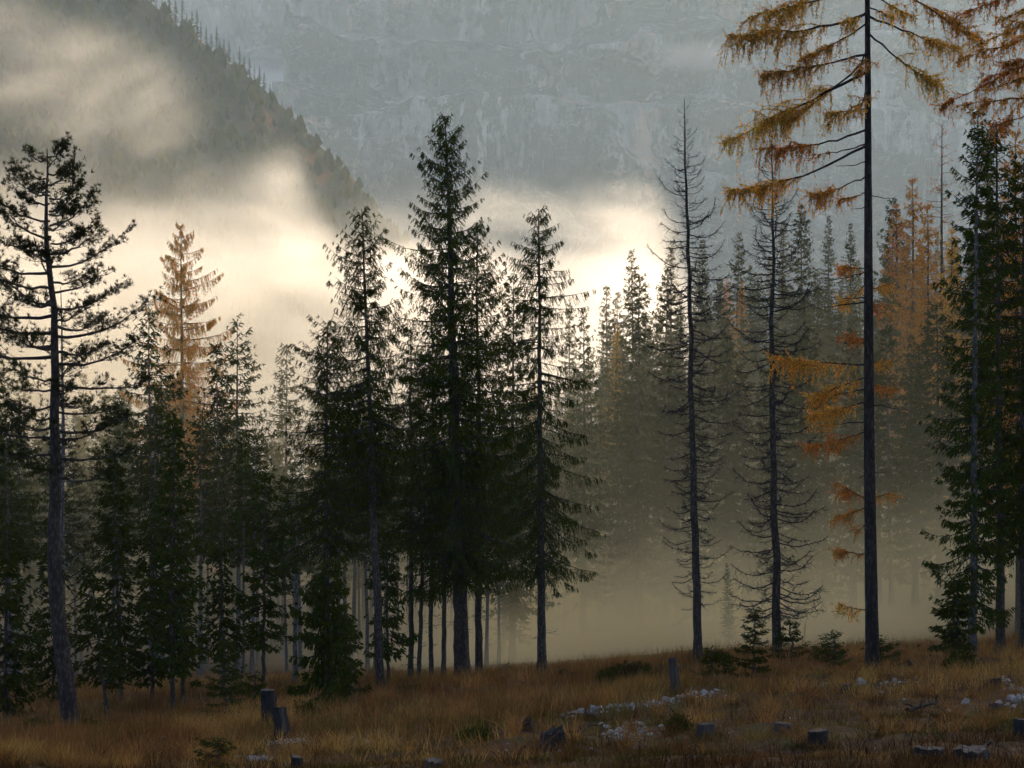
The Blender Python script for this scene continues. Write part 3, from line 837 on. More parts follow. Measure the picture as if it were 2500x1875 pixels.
# ------------------------------------------------------------------ the great larch in front and its neighbour
def larch_branch(root, base, start, tip, Y, rng, leafy=1.0, f0=0.25, hang=0.75, sag=0.10, mat='larch', depth=None, rad=None, inv=None):
    """one limb from photo pixel to photo pixel, with hanging golden twigs; local to the tree"""
    def loc(p): return np.array([(p[0] - CX) / F * Y - base[0], 0.0, (HY - p[1]) / F * Y - base[2]])
    a, e = loc(start), loc(tip)
    L2 = np.linalg.norm(e - a)
    dy = (rng.uniform(-0.5, 0.5) if depth is None else depth) * L2
    e = e + np.array([0, dy, 0])
    L = np.linalg.norm(e - a)
    mid = (a + e) / 2 + np.array([0, 0, -sag * L]) + rng.normal(0, 0.03 * L, 3)
    n = 12
    ax = bez(a, mid, e, n); ax[1:-1] += rng.normal(0, 0.012 * L ** 0.5, (n - 2, 3))
    wd, nd = MB(), MB()
    r0 = rad if rad else 0.014 + 0.008 * L
    wd.tube(ax, np.linspace(r0, 0.007, n), 6)
    o = (e - a) / L; hz = np.array([o[0], o[1], 0]); hz /= np.linalg.norm(hz) + 1e-6
    sd = np.array([-hz[1], hz[0], 0])
    PP, DD, LL = [], [], []
    def needle_run(pts, step=0.045):
        seg = np.linalg.norm(np.diff(pts, axis=0), axis=1); tot = seg.sum(); m_ = max(3, int(tot / step))
        s = np.linspace(0, 1, m_); u = np.interp(s, np.concatenate([[0], np.cumsum(seg)]) / tot, np.arange(len(pts)))
        i0 = np.minimum(u.astype(int), len(pts) - 2); p = pts[i0] + (pts[i0 + 1] - pts[i0]) * (u - i0)[:, None]
        d = pts[i0 + 1] - pts[i0]; d /= np.linalg.norm(d, axis=1)[:, None] + 1e-9
        PP.append(p); DD.append(d * 0.9 + rng.normal(0, 0.55, p.shape)); LL.append(rng.uniform(0.055, 0.11, m_))
    def hang_twigs(pts, per_m, hmax):
        seg = np.linalg.norm(np.diff(pts, axis=0), axis=1); tot = seg.sum(); m_ = max(1, int(tot * per_m))
        cum = np.concatenate([[0], np.cumsum(seg)]) / tot
        for s in rng.random(m_):
            u = np.interp(s, cum, np.arange(len(pts))); i0 = min(int(u), len(pts) - 2); q = pts[i0] + (pts[i0 + 1] - pts[i0]) * (u - i0)
            hl = hmax * rng.random() ** 1.6 + 0.06
            k1 = q + np.array([0, 0, -0.35 * hl]) + (hz * rng.uniform(0.0, 0.5) + sd * rng.normal(0, 0.35)) * hl
            k2 = k1 + np.array([0, 0, -0.65 * hl]) + (hz * rng.normal(0.05, 0.12) + sd * rng.normal(0, 0.12)) * hl
            tw = np.stack([q, k1, k2])
            wd.tube(tw, [0.005, 0.004, 0.0025], 3)
            needle_run(tw, 0.030)
    if leafy > 0:
        hang_twigs(ax[max(1, int(n * f0)):], 11 * leafy, hang * min(1, 0.3 + L / 4))
        for k in range(max(3, int(L * 3.6 * leafy))):
            s = f0 + (1 - f0) * rng.random() ** 0.75
            u = s * (n - 1); i0 = min(int(u), n - 2); q = ax[i0] + (ax[i0 + 1] - ax[i0]) * (u - i0)
            l1 = (0.25 + 0.32 * L * (1.05 - s)) * rng.uniform(0.5, 1.1)
            l1 = min(l1, 1.5)
            d = hz * rng.uniform(0.35, 1.0) + sd * rng.choice([-1, 1]) * rng.uniform(0.15, 1.0) + np.array([0, 0, rng.uniform(-0.35, 0.30)])
            d /= np.linalg.norm(d)
            sl = bez(q, q + d * l1 * 0.6 + np.array([0, 0, 0.06 * l1]), q + d * l1 + np.array([0, 0, -rng.uniform(0.0, 0.45) * l1]), 6)
            sl[1:] += rng.normal(0, 0.015, (5, 3))
            wd.tube(sl, np.linspace(0.010, 0.004, 6), 3)
            needle_run(sl, 0.022)
            hang_twigs(sl, 12, hang * rng.uniform(0.35, 0.9) * min(1, 0.35 + L / 4))
            for e in range(2):      # upturned shoots at the ends
                dd = d + rng.normal(0, 0.4, 3) + np.array([0, 0, 0.35])
                needle_run(np.stack([sl[-1], sl[-1] + dd * 0.08, sl[-1] + dd * rng.uniform(0.12, 0.28)]), 0.04)
    br = obj('branch', wd.mesh('larch_branch', M['twig']), root)
    if leafy > 0 and PP:
        needle_run(ax[int(n * f0):], 0.03)
        PP_ = np.concatenate(PP); m_ = len(PP_)
        nd.blades(PP_, np.concatenate(DD), np.concatenate(LL) * 1.35, 0.015, rng, tints(rng, m_, 0.55, 1.3, 0.15))
        obj('needles', nd.mesh('larch_needles', M[mat]), br)
    return br

rng = rng_of(601)
YL = 67.0
b = gpt(2131, YL)
Hl = 30.0
lroot = thing('larch_tree', 'great larch with thick dark trunk and golden hanging boughs, nearest on the right', 'tree', b)
topx = (2117 - CX) / F * YL
tm = MB()
zt = np.array([-0.5, 0, 0.3, 0.8, 1.6, 3, 5, 8, 11, 14, 17, 20, 23, 26, 30])
tx = (np.interp(zt, [0, 3, 8, 14, 20, 24], [(p - CX) / F * YL for p in (2131, 2127, 2122, 2120, 2119, 2117)])) - b[0]
tr = 0.235 * (1 - zt.clip(0) / 36) * (1 + 0.45 * np.exp(-zt.clip(0) / 0.5))
zz = np.linspace(-0.5, 30, 90); rr = np.interp(zz, zt, tr) * (1 + rng.normal(0, 0.012, 90))
tm.tube(np.stack([np.interp(zz, zt, tx), 0 * zz, zz], 1), rr, 16)
obj('trunk', tm.mesh('larch_trunk', M['bark_larch'], True), lroot)
LB = [  # start, tip, leafiness, first leafy fraction
 ((2112,-45),(1828,42),1.0,.35),((2112,35),(1775,110),1.1,.3),((2112,60),(1960,150),1.0,.3),((2112,134),(1856,200),1.1,.38),((2112,178),(1783,328),1.15,.35),
 ((2112,150),(1930,290),1.0,.35),((2112,265),(2005,282),1.0,.3),((2112,318),(1862,374),1.0,.42),((2112,352),(1990,372),.15,.6),((2112,358),(1795,458),1.1,.42),((2112,395),(2040,402),.0,.5),
 ((2112,432),(1978,482),1.4,.35),((2112,470),(2050,487),1.2,.3),((2112,507),(2078,509),.0,.5),
 ((2122,40),(2345,108),.9,.35),((2122,82),(2288,212),1.1,.35),((2122,-90),(2372,95),1.0,.4),((2122,475),(2188,480),.0,.5),((2122,-20),(2230,30),1.0,.4),
 ((2114,655),(2045,652),1.8,.1),((2114,662),(2013,684),.0,.5),((2114,690),(2062,745),1.8,.15),((2114,738),(1985,755),.0,.5),((2114,725),(2034,732),.0,.5),
 ((2124,705),(2170,692),1.8,.1),((2124,730),(2150,770),1.5,.1),((2114,830),(2062,815),1.8,.1),((2114,835),(2025,832),.0,.5),
 ((2114,890),(1901,868),1.5,.12),((2114,920),(1980,968),1.6,.15),((2114,950),(1985,975),.6,.3),((2114,982),(1978,1012),1.6,.15),((2114,1030),(2000,1040),.3,.5),((2114,1055),(1975,1092),1.6,.15),
 ((2126,885),(2166,880),1.6,.1),((2126,938),(2178,952),1.8,.1),((2126,987),(2228,1003),.0,.5),((2126,1155),(2170,1153),.0,.5),((2114,1158),(2090,1168),.0,.5),
 ((2116,1218),(2050,1180),1.6,.1),((2116,1235),(2046,1262),1.4,.1),((2128,1215),(2185,1200),1.1,.1),((2116,1275),(2085,1300),.9,.1),
 ((2117,1352),(2044,1340),1.5,.1),((2117,1488),(2050,1476),1.2,.1)]
for st, ti, lf, f0 in LB:
    short = abs(st[0] - ti[0]) < 110
    low = st[1] > 550
    larch_branch(lroot, b, st, ti, YL, rng, leafy=lf * 1.35, f0=f0, hang=0.7 if low else 1.05, sag=(0.0 if st[1] > 500 and not short else 0.07),
                 mat='larch_orange' if low or st[1] > 300 else 'larch', depth=rng.uniform(-0.35, 0.35))
for st, ti in [((2117,120),(2075,210)),((2117,210),(2060,300)),((2119,15),(2160,70)),((2117,30),(2040,90))]:   # boughs coming towards the viewer
    larch_branch(lroot, b, st, ti, YL, rng, leafy=0.8, f0=0.3, hang=0.6, sag=0.05, depth=-1.6)

b2 = gpt(2625, 63.0)
l2 = thing('larch_tree', 'golden larch boughs reaching in from the upper right edge', 'tree', b2)
obj('trunk', trunk_mesh('larch_trunk', 27.0, 0.25, 611, M['bark_larch'], k=12), l2)
for st, ti, f0 in [((2620,-150),(2372,-20),.3),((2620,-90),(2350,25),.3),((2620,-20),(2395,100),.3),((2620,40),(2355,130),.3),((2620,90),(2330,235),.25),((2620,150),(2420,215),.3),
                   ((2620,215),(2345,250),.25),((2620,230),(2440,300),.3),((2620,-40),(2450,45),.2),((2620,100),(2460,160),.2),((2620,-180),(2420,-60),.2)]:
    larch_branch(l2, b2, st, ti, 63.0, rng, leafy=0.95, f0=f0, hang=0.7, sag=0.06, mat='larch_orange', depth=rng.uniform(-0.3, 0.3))

# ------------------------------------------------------------------ two bare dead larches
def bare_branch(seed, curl):
    """a unit-length bare limb along +X that sags a little and lifts at the tip, feathered with fine twigs"""
    rng = rng_of(seed); s = np.linspace(0, 1, 9)
    ax = np.stack([s * 0.97, rng.normal(0, 0.05) * s * s * 3 + rng.normal(0, 0.008, 9), -0.42 * s * rng.uniform(0.6, 1.2) + curl * s ** rng.uniform(2.0, 3.5) + rng.normal(0, 0.008, 9)], 1)
    cutoff = 9 if rng.random() < 0.75 else rng.integers(5, 8)     # some are broken off
    ax = ax[:cutoff]; n = len(ax)
    mb = MB(); mb.tube(ax, np.linspace(0.014, 0.0045, n), 4)
    for k in range(34):
        u = rng.uniform(0.15, 1.0) * (n - 1); i = min(int(u), n - 2); q = ax[i] + (ax[i + 1] - ax[i]) * (u - i)
        d = np.array([rng.uniform(0.1, 0.9), rng.choice([-1, 1]) * rng.uniform(0.2, 1.0), rng.uniform(-0.7, 0.4)])
        l = rng.uniform(0.05, 0.26) * (1.2 - u / n * 0.7)
        p1 = q + d * l * 0.55; p2 = p1 + (d + rng.normal(0, 0.5, 3)) * l * 0.5
        mb.tube(np.stack([q, p1, p2]), [0.0050, 0.0038, 0.0026], 3)
        if rng.random() < 0.5:
            mb.tube(np.stack([p1, p1 + rng.normal(0, 0.07, 3)]), [0.0036, 0.0022], 3)
    for k in range(6):      # cones and knots
        p = ax[rng.integers(2, n)]
        mb.tube(np.stack([p, p + [0.0, 0.0, 0.012], p + [0, 0, 0.024]]), [0.005, 0.013, 0.003], 4)
    return mb.mesh('bare_branch', M['twig'])
BB = [bare_branch(700 + i, c) for i, c in enumerate((0.55, 0.65, 0.45, 0.72, 0.4, 0.3, 0.52, 0.2, 0.62, 0.48, 0.35, 0.58))]
def dead_larch(label, seed, bpx, Y, tpx, tpy, r0, prof, zlow, n):
    rng = rng_of(seed); b = gpt(bpx, Y); H = (HY - tpy) / F * Y - b[2]
    root = place('dead_larch', label, 'tree', [('trunk', trunk_mesh('dead_trunk', H, r0, seed, M['bark'], k=12, n=30, wob=0.18, tip=0.012))], H, b, tpx, tpy)
    for i in range(n):
        t = ((i + 0.5) / n) ** 1.0; z = H * (0.985 - (0.985 - zlow) * t); az = i * 2.4 + rng.normal(0, 0.35)
        L = np.interp((H - z) / H, prof[0], prof[1]) * (rng.uniform(0.25, 0.6) if rng.random() < 0.3 else rng.uniform(0.7, 1.2))
        o = obj('branch', BB[rng.integers(len(BB))], root, (0, 0, z))
        tilt = np.interp((H - z) / H, [0, 0.1, 0.3, 0.7, 1], [-0.85, -0.5, -0.08, 0.05, 0.0]) + rng.normal(0, 0.18)
        o.rotation_euler = (rng.normal(0, 0.25), tilt, az); o.scale = (L, L, L)
    return root
dead_larch('bare dead larch, taller and thinner-topped, left of the two dead larches', 711, 1706, 76, 1671, 240, 0.155,
           ([0, .05, .15, .3, .45, .6, .75, .9, 1], [.2, .45, 1.0, 1.6, 1.75, 1.5, 1.25, 1.0, .6]), 0.10, 290)
dead_larch('bare dead larch close to the great golden larch, right of the two dead larches', 721, 1895, 79, 1884, 340, 0.17,
           ([0, .05, .15, .3, .45, .6, .75, .9, 1], [.2, .6, 1.4, 1.8, 1.6, 1.6, 1.8, 1.9, .8]), 0.08, 270)

# two pale slim dead trunks at the left
for lb, sd, bpx, Y, tpx, tpy, r in [('pale grey leafless trunk with fine twigs behind the pine', 731, 155, 96, 148, 700, 0.16),
                              ('pale leafless snag with tangled twigs left of the short bushy spruce', 735, 720, 88, 728, 1190, 0.10)]:
    b = gpt(bpx, Y); H = (HY - tpy) / F * Y - b[2]
    place('dead_tree', lb, 'tree', [('trunk', trunk_mesh('pale_trunk', H, r, sd, M['bark_pale'], k=8)), ('dead_twigs', stub_mesh('pale_twigs', sd + 1, H, 0.15 * H, 0.95 * H, 60, 1.5, 'twig_pale'))], H, b, tpx, tpy)

# ------------------------------------------------------------------ forest behind: shared tree models, one object per tree
PROTO = {}
def proto(key, seed, H, r0, bark='bark', stub=None, **kw):
    nd, wd, n = conifer(key, seed, H=H, **kw)
    parts = [('trunk', trunk_mesh(key + '_trunk', H, r0, seed, M[bark], k=7, n=10)), ('crown', nd)]
    if wd: parts.append(('limbs', wd))
    if stub: parts.append(('dead_twigs', stub_mesh(key + '_stubs', seed + 5, H, stub[0] * H, stub[1] * H, stub[2], stub[3], 'twig_pale')))
    PROTO[key] = (parts, H)
far = dict(whorl=0.62, per=7, spacing=0.15, bl=0.30, bw=0.048, nb=2, wood=False, shape=0.72, hang=0.8)
for i in range(4):
    proto('spruce%d' % i, 800 + i * 7, 25.0, 0.20, crown0=(0.12, 0.2, 0.15, 0.06)[i], rmax=(3.1, 2.7, 3.5, 2.4)[i], ragged=0.3, **far)
for i in range(4):
    proto('tall%d' % i, 840 + i * 7, 24.0, 0.15, bark='bark_pale', stub=(0.05, 0.55, 46, 1.5), crown0=(0.55, 0.48, 0.6, 0.42)[i], rmax=(2.1, 2.4, 1.8, 2.2)[i], **{**far, 'shape': 0.6})
mid = dict(whorl=0.62, per=6, spacing=0.16, bl=0.30, bw=0.042, nb=2, wood=True, shape=0.66, hang=0.9)
for i in range(3):
    proto('midspruce%d' % i, 880 + i * 7, 22.0, 0.16, bark='bark_pale', stub=(0.05, 0.5, 30, 1.3), crown0=(0.5, 0.42, 0.36)[i], rmax=(3.1, 3.4, 2.6)[i], **mid)
proto('gold', 900, 30.0, 0.24, crown0=0.40, rmax=4.5, whorl=0.72, per=6, spacing=0.075, bl=0.22, bw=0.024, nb=4, hang=2.4, shape=0.62, gap=0.14, mat='larch_old', ragged=0.4, brown=0.15, low=-0.25, tips=0.35)
proto('orange', 907, 26.0, 0.2, mat='larch_orange', crown0=0.2, rmax=2.6, **{**far, 'bl': 0.26, 'bw': 0.034, 'spacing': 0.11, 'hang': 1.3, 'wood': True, 'per': 8})
proto('yellow', 914, 26.0, 0.2, mat='larch_far', crown0=0.2, rmax=2.2, **{**far, 'bl': 0.34, 'bw': 0.045, 'spacing': 0.2, 'wood': True})
proto('thinlarch', 921, 27.0, 0.2, mat='larch_orange', crown0=0.3, rmax=2.4, whorl=0.8, per=5, spacing=0.22, bl=0.2, bw=0.016, nb=2, hang=0.9, shape=0.6, gap=0.15)

prng = random.Random(5)
def stand(key, px, Y, tpy, label, group=None, tpx=None, name=None):
    parts, H = PROTO[key]
    nm = name or ('larch_tree' if key in ('gold', 'orange', 'yellow', 'thinlarch') else 'spruce_tree')
    return place(nm, label, 'tree', parts, H, gpt(px, Y), tpx if tpx is not None else px + prng.gauss(0, 7), tpy, group, spin=prng.uniform(0, 6.28), wide=prng.uniform(0.85, 1.4) if group else 1.0)

# trees that can be told apart
for key, px, Y, tpy, lb in [
  ('gold', 450, 140, 553, 'golden larch rising alone above the dark left forest'),
  ('midspruce0', 372, 112, 755, 'tall spruce overlapping the left side of the golden larch'),
  ('midspruce1', 580, 118, 783, 'broad-topped spruce right of the golden larch'),
  ('midspruce2', 545, 115, 842, 'spruce leaning on the left side of the broad-topped one, right of the golden larch'),
  ('midspruce2', 690, 150, 843, 'faint sparse spruce between the broad-topped spruce and the dense one'),
  ('spruce1', 207, 190, 912, 'small faint cone of a far spruce right of the pine trunk'),
  ('spruce3', 62, 150, 905, 'dim spruce top showing left of the pine trunk'),
  ('midspruce1', -5, 110, 860, 'spruce boughs at the left edge behind the pine'),
  ('spruce2', 1250, 135, 672, 'pale green spruce peeping out left of the slim ragged spruce'),
  ('spruce0', 1425, 168, 770, 'neat cone-shaped spruce standing in front of the right slope'),
  ('spruce3', 1390, 300, 745, 'faint grey spruce behind the neat cone-shaped spruce'),
  ('spruce1', 1485, 270, 698, 'faint pointed spruce at the lower end of the right skyline'),
  ('spruce3', 1510, 255, 715, 'narrow spruce touching the faint pointed one on the right skyline'),
  ('spruce0', 1545, 280, 612, 'tall grey spruce standing out of the right skyline left of the dead larch'),
  ('spruce2', 1560, 175, 672, 'big olive spruce left of the taller dead larch'),
  ('orange', 1502, 235, 795, 'orange larch half hidden left of the big olive spruce'),
  ('yellow', 1642, 240, 602, 'yellowish larch just left of the upper dead larch trunk'),
  ('spruce2', 1612, 230, 655, 'dark spruce between the yellowish larch and the big olive spruce'),
  ('spruce1', 1710, 300, 585, 'faint spruce directly right of the taller dead larch'),
  ('spruce0', 1790, 290, 568, 'grey spruce midway between the two dead larches'),
  ('yellow', 1908, 260, 540, 'pale yellow larch behind the right dead larch'),
  ('spruce2', 1960, 250, 500, 'large dark spruce behind and right of the right dead larch'),
  ('spruce3', 2022, 300, 528, 'pointed faint spruce left of the great larch trunk'),
  ('spruce1', 2075, 290, 545, 'rounded faint spruce touching the left side of the great larch trunk'),
  ('spruce2', 2170, 215, 488, 'dark green spruce mass right of the great larch trunk'),
  ('orange', 2228, 190, 438, 'orange larch right of the great larch trunk'),
  ('orange', 2262, 165, 502, 'brightest orange larch, lower and nearer than its orange neighbour'),
  ('orange', 2195, 205, 500, 'dull orange larch touching the right side of the great larch trunk'),
  ('orange', 2325, 150, 560, 'low orange larch between the orange pair and the grey-trunked spruce'),
  ('thinlarch', 2302, 180, 306, 'thin half-bare larch rising above the orange larches'),
  ('yellow', 2410, 150, 315, 'yellow larch behind the grey-trunked spruce'),
  ('orange', 2492, 105, 322, 'orange larch at the right edge behind the dark spruces'),
  ('spruce0', 1780, 128, 1375, 'dim young spruce standing in the mist between the dead larches'),
  ('spruce3', 1960, 118, 1515, 'ghostly small spruce deep in the mist left of the great larch')]:
    stand(key, px, Y, tpy, lb)

# the mass of the forest: individuals nothing in the photo tells apart
G1 = 'slim dark spruces crowding the left forest'
for i in range(56):
    px = -70 + (i * 37.7) % 1000 + prng.uniform(-18, 18); Y = 100 + (i * 29.0) % 85
    top = 990 + 75 * math.sin(px * 0.011) + prng.uniform(-45, 110)
    stand('tall%d' % (i % 4) if i % 3 else 'midspruce%d' % (i % 3), px, Y, top, 'slim dark spruce among many in the shadowed left forest', G1)
for i in range(30):
    px = -90 + (i * 97.3) % 1080 + prng.uniform(-18, 18); Y = 170 + (i * 37.0) % 110
    top = 1000 + 60 * math.sin(px * 0.013) + prng.uniform(-40, 90)
    stand('spruce%d' % (i % 4), px, Y, top, 'slim dark spruce among many in the shadowed left forest', G1)
G2 = 'spruces behind the central group'
for i in range(24):
    px = 900 + (i * 53.0) % 400 + prng.uniform(-12, 12); Y = 112 + (i * 31.0) % 80
    stand('tall%d' % (i % 4), px, Y, prng.uniform(930, 1120), 'dim spruce in the dusk behind the central front-row spruces', G2)
G3 = 'misty trees covering the right slope'
def skyline(px): return float(np.interp(px, [1250, 1400, 1500, 1600, 1750, 1900, 2050, 2200, 2400, 2550], [900, 830, 760, 700, 650, 600, 590, 560, 480, 440]))
for i in range(136):
    px = 1240 + (i * 78.3) % 1290 + prng.uniform(-25, 25); Y = 138 + (i * 47.0) % 200
    sk = skyline(px)
    top = sk + prng.uniform(15, 130) + max(0, 260 - Y) * 1.7
    b_ = gpt(px, Y); h = (HY - top) / F * Y - b_[2]
    if h < 9: top = HY - (b_[2] + 9 + prng.uniform(0, 6)) / Y * F
    if h > 31: top = HY - (b_[2] + 31 - prng.uniform(0, 6)) / Y * F
    k = prng.random()
    if k < 0.11: stand('orange' if k < 0.012 else 'yellow', px, Y, top, 'hazy autumn larch among the spruces on the misty right slope', 'autumn larches on the right slope')
    elif k < 0.3 and Y < 200: stand('tall%d' % (i % 4), px, Y, top, 'hazy spruce in the misty forest on the right slope', G3)
    else: stand('spruce%d' % (i % 4), px, Y, top, 'hazy spruce in the misty forest on the right slope', G3)

# ------------------------------------------------------------------ trees of the left mountain
def tiny_conifer(name, seed, mat, n=26):
    rng = rng_of(seed); mb = MB()
    H = 20.0
    mb.tube([[0, 0, -1], [0, 0, H * 0.97]], [0.35, 0.08], 3, c=(0.5, 0.45, 0.4))
    for k in range(n):
        z = H * (1 - 0.9 * (k / n) ** 0.9); r = 0.3 + 3.0 * ((H - z) / H) ** 0.7
        m_ = 5
        az = rng.uniform(0, 6.28, m_); d = np.stack([np.cos(az), np.sin(az), np.full(m_, -0.25)], 1)
        mb.blades(np.tile([[0, 0, z]], (m_, 1)), d, r * rng.uniform(0.5, 1.25, m_), 0.5, rng, tints(rng, m_), side=np.tile([[0.2, 0.1, 1.0]], (m_, 1)))
    return mb.mesh(name, M[mat])
TC = [tiny_conifer('ridge_conifer', 950 + i, 'spruce') for i in range(3)]
def ridge_at(px):
    x = (px - CX) / F * YC
    return (x, YC - 1.5, float(slope_z(np.array([x]), np.array([YC - 1.5]))[0]))
for i, (px, hpx) in enumerate([(362,22),(372,60),(383,36),(398,40),(415,70),(430,64),(447,80),(458,50),(470,62),(482,76),(492,54),(505,50),(517,44),(530,72),(538,52),(548,56),(560,58),(571,36),(586,66),(597,52),(610,54),(622,40),(635,52),(646,46),(660,32),(690,22),(742,20),(800,20)]):
    b_ = ridge_at(px); h = hpx / F * YC
    o = obj('spruce_tree', TC[i % 3], None, b_)
    tag(o, 'tiny spruce on the skyline of the left mountain', 'tree', 'spruces along the mountain skyline')
    s = h / 20.0; o.scale = (s * 1.25, s * 1.25, s); o.rotation_euler = (0, 0, i * 1.7)
# the wood on its flank reads as one mass
rng = rng_of(960); mb = MB()
nF = 6500
x = rng.uniform(-250, 20, nF); y = YC - rng.uniform(2, 330, nF) ; z = slope_z(x, y)
h = rng.uniform(3.5, 7.5, nF)
cl = tints(rng, nF, 0.5, 1.2, 0.0); autumn = (fbm(x / 30, y / 30, 3, 31) > 0.56) & (rng.random(nF) < 0.55)
cl[autumn] *= np.array([1.7, 1.15, 1.0])
for k in range(5):
    az = rng.uniform(0, 6.28, nF); d = np.stack([0.16 * np.cos(az), 0.16 * np.sin(az), np.ones(nF)], 1)
    mb.blades(np.stack([x, y, z - 0.5], 1), d, h * rng.uniform(0.75, 1.05, nF), h * 0.36, rng, cl, side=np.stack([np.cos(az), np.sin(az), 0 * az], 1), mid=0.32)
wood_ = obj('mountain_forest', mb.mesh('mountain_forest', M['spruce']))
tag(wood_, 'far dark conifer forest cloaking the left mountain flank', 'forest', kind='stuff')
# ------------------------------------------------------------------ stumps, post, stones, sticks
def wood_mat(name, c1, c2, sc, stretch=0.15):
    m, nt, b, out = new_mat(name)
    tc = N(nt, 'ShaderNodeTexCoord')
    v = mapping(nt, tc.outputs['Object'], (sc, sc, sc * stretch))
    n1 = noise_tex(nt, v, 2.0, 6, 0.7); n2 = noise_tex(nt, tc.outputs['Object'], 2.3, 3)
    c = ramp(nt, n1, [(0.33, c1), (0.66, c2)])
    c = mix_col(nt, smooth(nt, n2, 0.52, 0.68, 0, 0.7), c, tuple(x * 0.45 for x in c1))
    nt.links.new(c, b.inputs['Base Color']); b.inputs['Roughness'].default_value = 0.92
    b.inputs['Specular IOR Level'].default_value = 0.15
    nt.links.new(bump(nt, n1, 0.03, 1.0), b.inputs['Normal'])
    return m
M['stump_dark'] = wood_mat('rotten_wood', (0.010, 0.009, 0.009), (0.036, 0.033, 0.031), 7)
M['stump_grey'] = wood_mat('weathered_wood', (0.026, 0.022, 0.019), (0.085, 0.074, 0.063), 7)
M['cut'] = wood_mat('cut_wood', (0.045, 0.038, 0.031), (0.135, 0.115, 0.094), 10, 1.0)
m, nt, b, out = new_mat('limestone'); M['stone'] = m
tc = N(nt, 'ShaderNodeTexCoord'); oi = N(nt, 'ShaderNodeObjectInfo')
n1 = noise_tex(nt, tc.outputs['Object'], 3.0, 5, 0.6)
c = ramp(nt, n1, [(0.3, (0.15, 0.145, 0.135)), (0.55, (0.34, 0.335, 0.325)), (0.8, (0.50, 0.495, 0.48))])
c = mix_col(nt, math_node(nt, 'MULTIPLY', oi.outputs['Random'], 0.75), c, (0.17, 0.155, 0.13))
nt.links.new(c, b.inputs['Base Color']); b.inputs['Roughness'].default_value = 0.85
nt.links.new(bump(nt, n1, 0.08, 0.8), b.inputs['Normal'])

STUMPS = []
def stump(label, px, py, wpx, hpx, mat='stump_dark', seed=0, jag=0.12, flare=0.35, lean=0.0, strip=False, cut=True, name='tree_stump', Y=None, cat='stump'):
    rng = rng_of(3000 + seed)
    b = gpt(px, Y) if Y else on_ground(px, py)
    r = wpx / F * b[1] / 2; h = 0.88 * hpx / F * b[1]
    STUMPS.append((b[0], b[1], r, h))
    root = thing(name, label, cat, b)
    k = 22; th = np.arange(k) * 2 * np.pi / k
    ribs = 1 + 0.10 * np.sin(th * 5 + rng.uniform(0, 6)) * rng.uniform(0.4, 1) + rng.normal(0, 0.05, k)
    zs = np.array([-0.25, 0.0, 0.08, 0.16, 0.28, 0.4, 0.52, 0.64, 0.76, 0.88, 1.0])
    topz = 1 + jag * (0.6 * np.sin(th + rng.uniform(0, 6)) + rng.normal(0, 0.35, k))
    V = []
    for z in zs:
        f = 1 + flare * np.exp(-max(z, 0) * 4.5) * (1 + 0.5 * np.sin(th * 4 + 1)) ** 1.0 - 0.06 * z
        rb = ribs * (1 + rng.normal(0, 0.045, k))
        zz_ = z * h * np.where(z > 0.5, 1 + (topz - 1) * (z - 0.5) * 2, 1.0)
        V.append(np.stack([r * rb * f * np.cos(th) + lean * zz_, r * rb * f * np.sin(th), zz_ * np.ones(k)], 1))
    V = np.array(V)
    # inner rim, a little below the edge: the cut face
    mb = MB(); i = np.arange(len(zs) - 1)[:, None] * k; j = np.arange(k)[None, :]; j2 = (j + 1) % k
    mb.add(V.reshape(-1, 3), q=np.stack([i + j, i + j2, i + k + j2, i + k + j], -1).reshape(-1, 4))
    obj('bark', mb.mesh('stump_bark', M[mat], True), root)
    top = V[-1]; ctr = top.mean(0)
    cf = MB(); r1 = ctr + (top - ctr) * 0.995; r2 = ctr + (top - ctr) * np.array([0.55, 0.55, 0.5]) + rng.normal(0, 0.012, (k, 3)) * r * 3
    vv = np.concatenate([r1, r2, [ctr - [0, 0, 0.02 * r]]])
    q = np.stack([j[0], j2[0], k + j2[0], k + j[0]], -1); t = np.stack([k + j[0], k + j2[0], np.full(k, 2 * k)], -1)
    cf.add(vv, q=q, t=t)
    obj('cut_face', cf.mesh('stump_cut', M['cut' if cut else mat], False), root)
    if strip:        # a bare pale strip of wood where the bark has come away
        mb2 = MB(); jj = [k - 5, k - 4, k - 3, k - 2]
        sub = V[2:, jj].copy(); sub[:, :, :2] = (sub[:, :, :2] - V[2:, :, :2].mean(1)[:, None]) * 1.03 + V[2:, :, :2].mean(1)[:, None]
        n_ = len(sub); i = np.arange(n_ - 1)[:, None] * 4; j4 = np.arange(3)[None, :]
        mb2.add(sub.reshape(-1, 3), q=np.stack([i + j4, i + j4 + 1, i + 4 + j4 + 1, i + 4 + j4], -1).reshape(-1, 4))
        p = obj('bare_wood', mb2.mesh('bare_wood', M['stump_grey']), root)
        p['label'] = 'pale strip of bare wood without bark'
    return root

stump('taller of the twin tall stumps left of the bushy spruce', 660, 1772, 36, 100, 'stump_dark', 1, 0.02, 0.12, -0.08)
stump('shorter twin stump with a pale bare strip, in front of the taller one', 691, 1803, 37, 86, 'stump_dark', 2, 0.03, 0.22, -0.14, strip=True, cut=False)
stump('pale-topped stump at the lower edge below the white rubble', 724, 1884, 29, 42, 'stump_dark', 3, 0.12, 0.2)
stump('tiny dark stump beside the white stone heap', 683, 1848, 14, 13, 'stump_dark', 4, 0.1, cut=False)
stump('thin dark stub left of the pale-topped stump at the lower edge', 667, 1880, 8, 20, 'stump_dark', 5, 0.2, 0.1, cut=False)
stump('grey cracked stump at the lower edge, centre of the picture', 1060, 1880, 46, 28, 'stump_grey', 6, 0.25)
stump('low black charred stump above the big rotten stump', 1272, 1780, 46, 26, 'stump_dark', 7, 0.35, 0.3, cut=False)
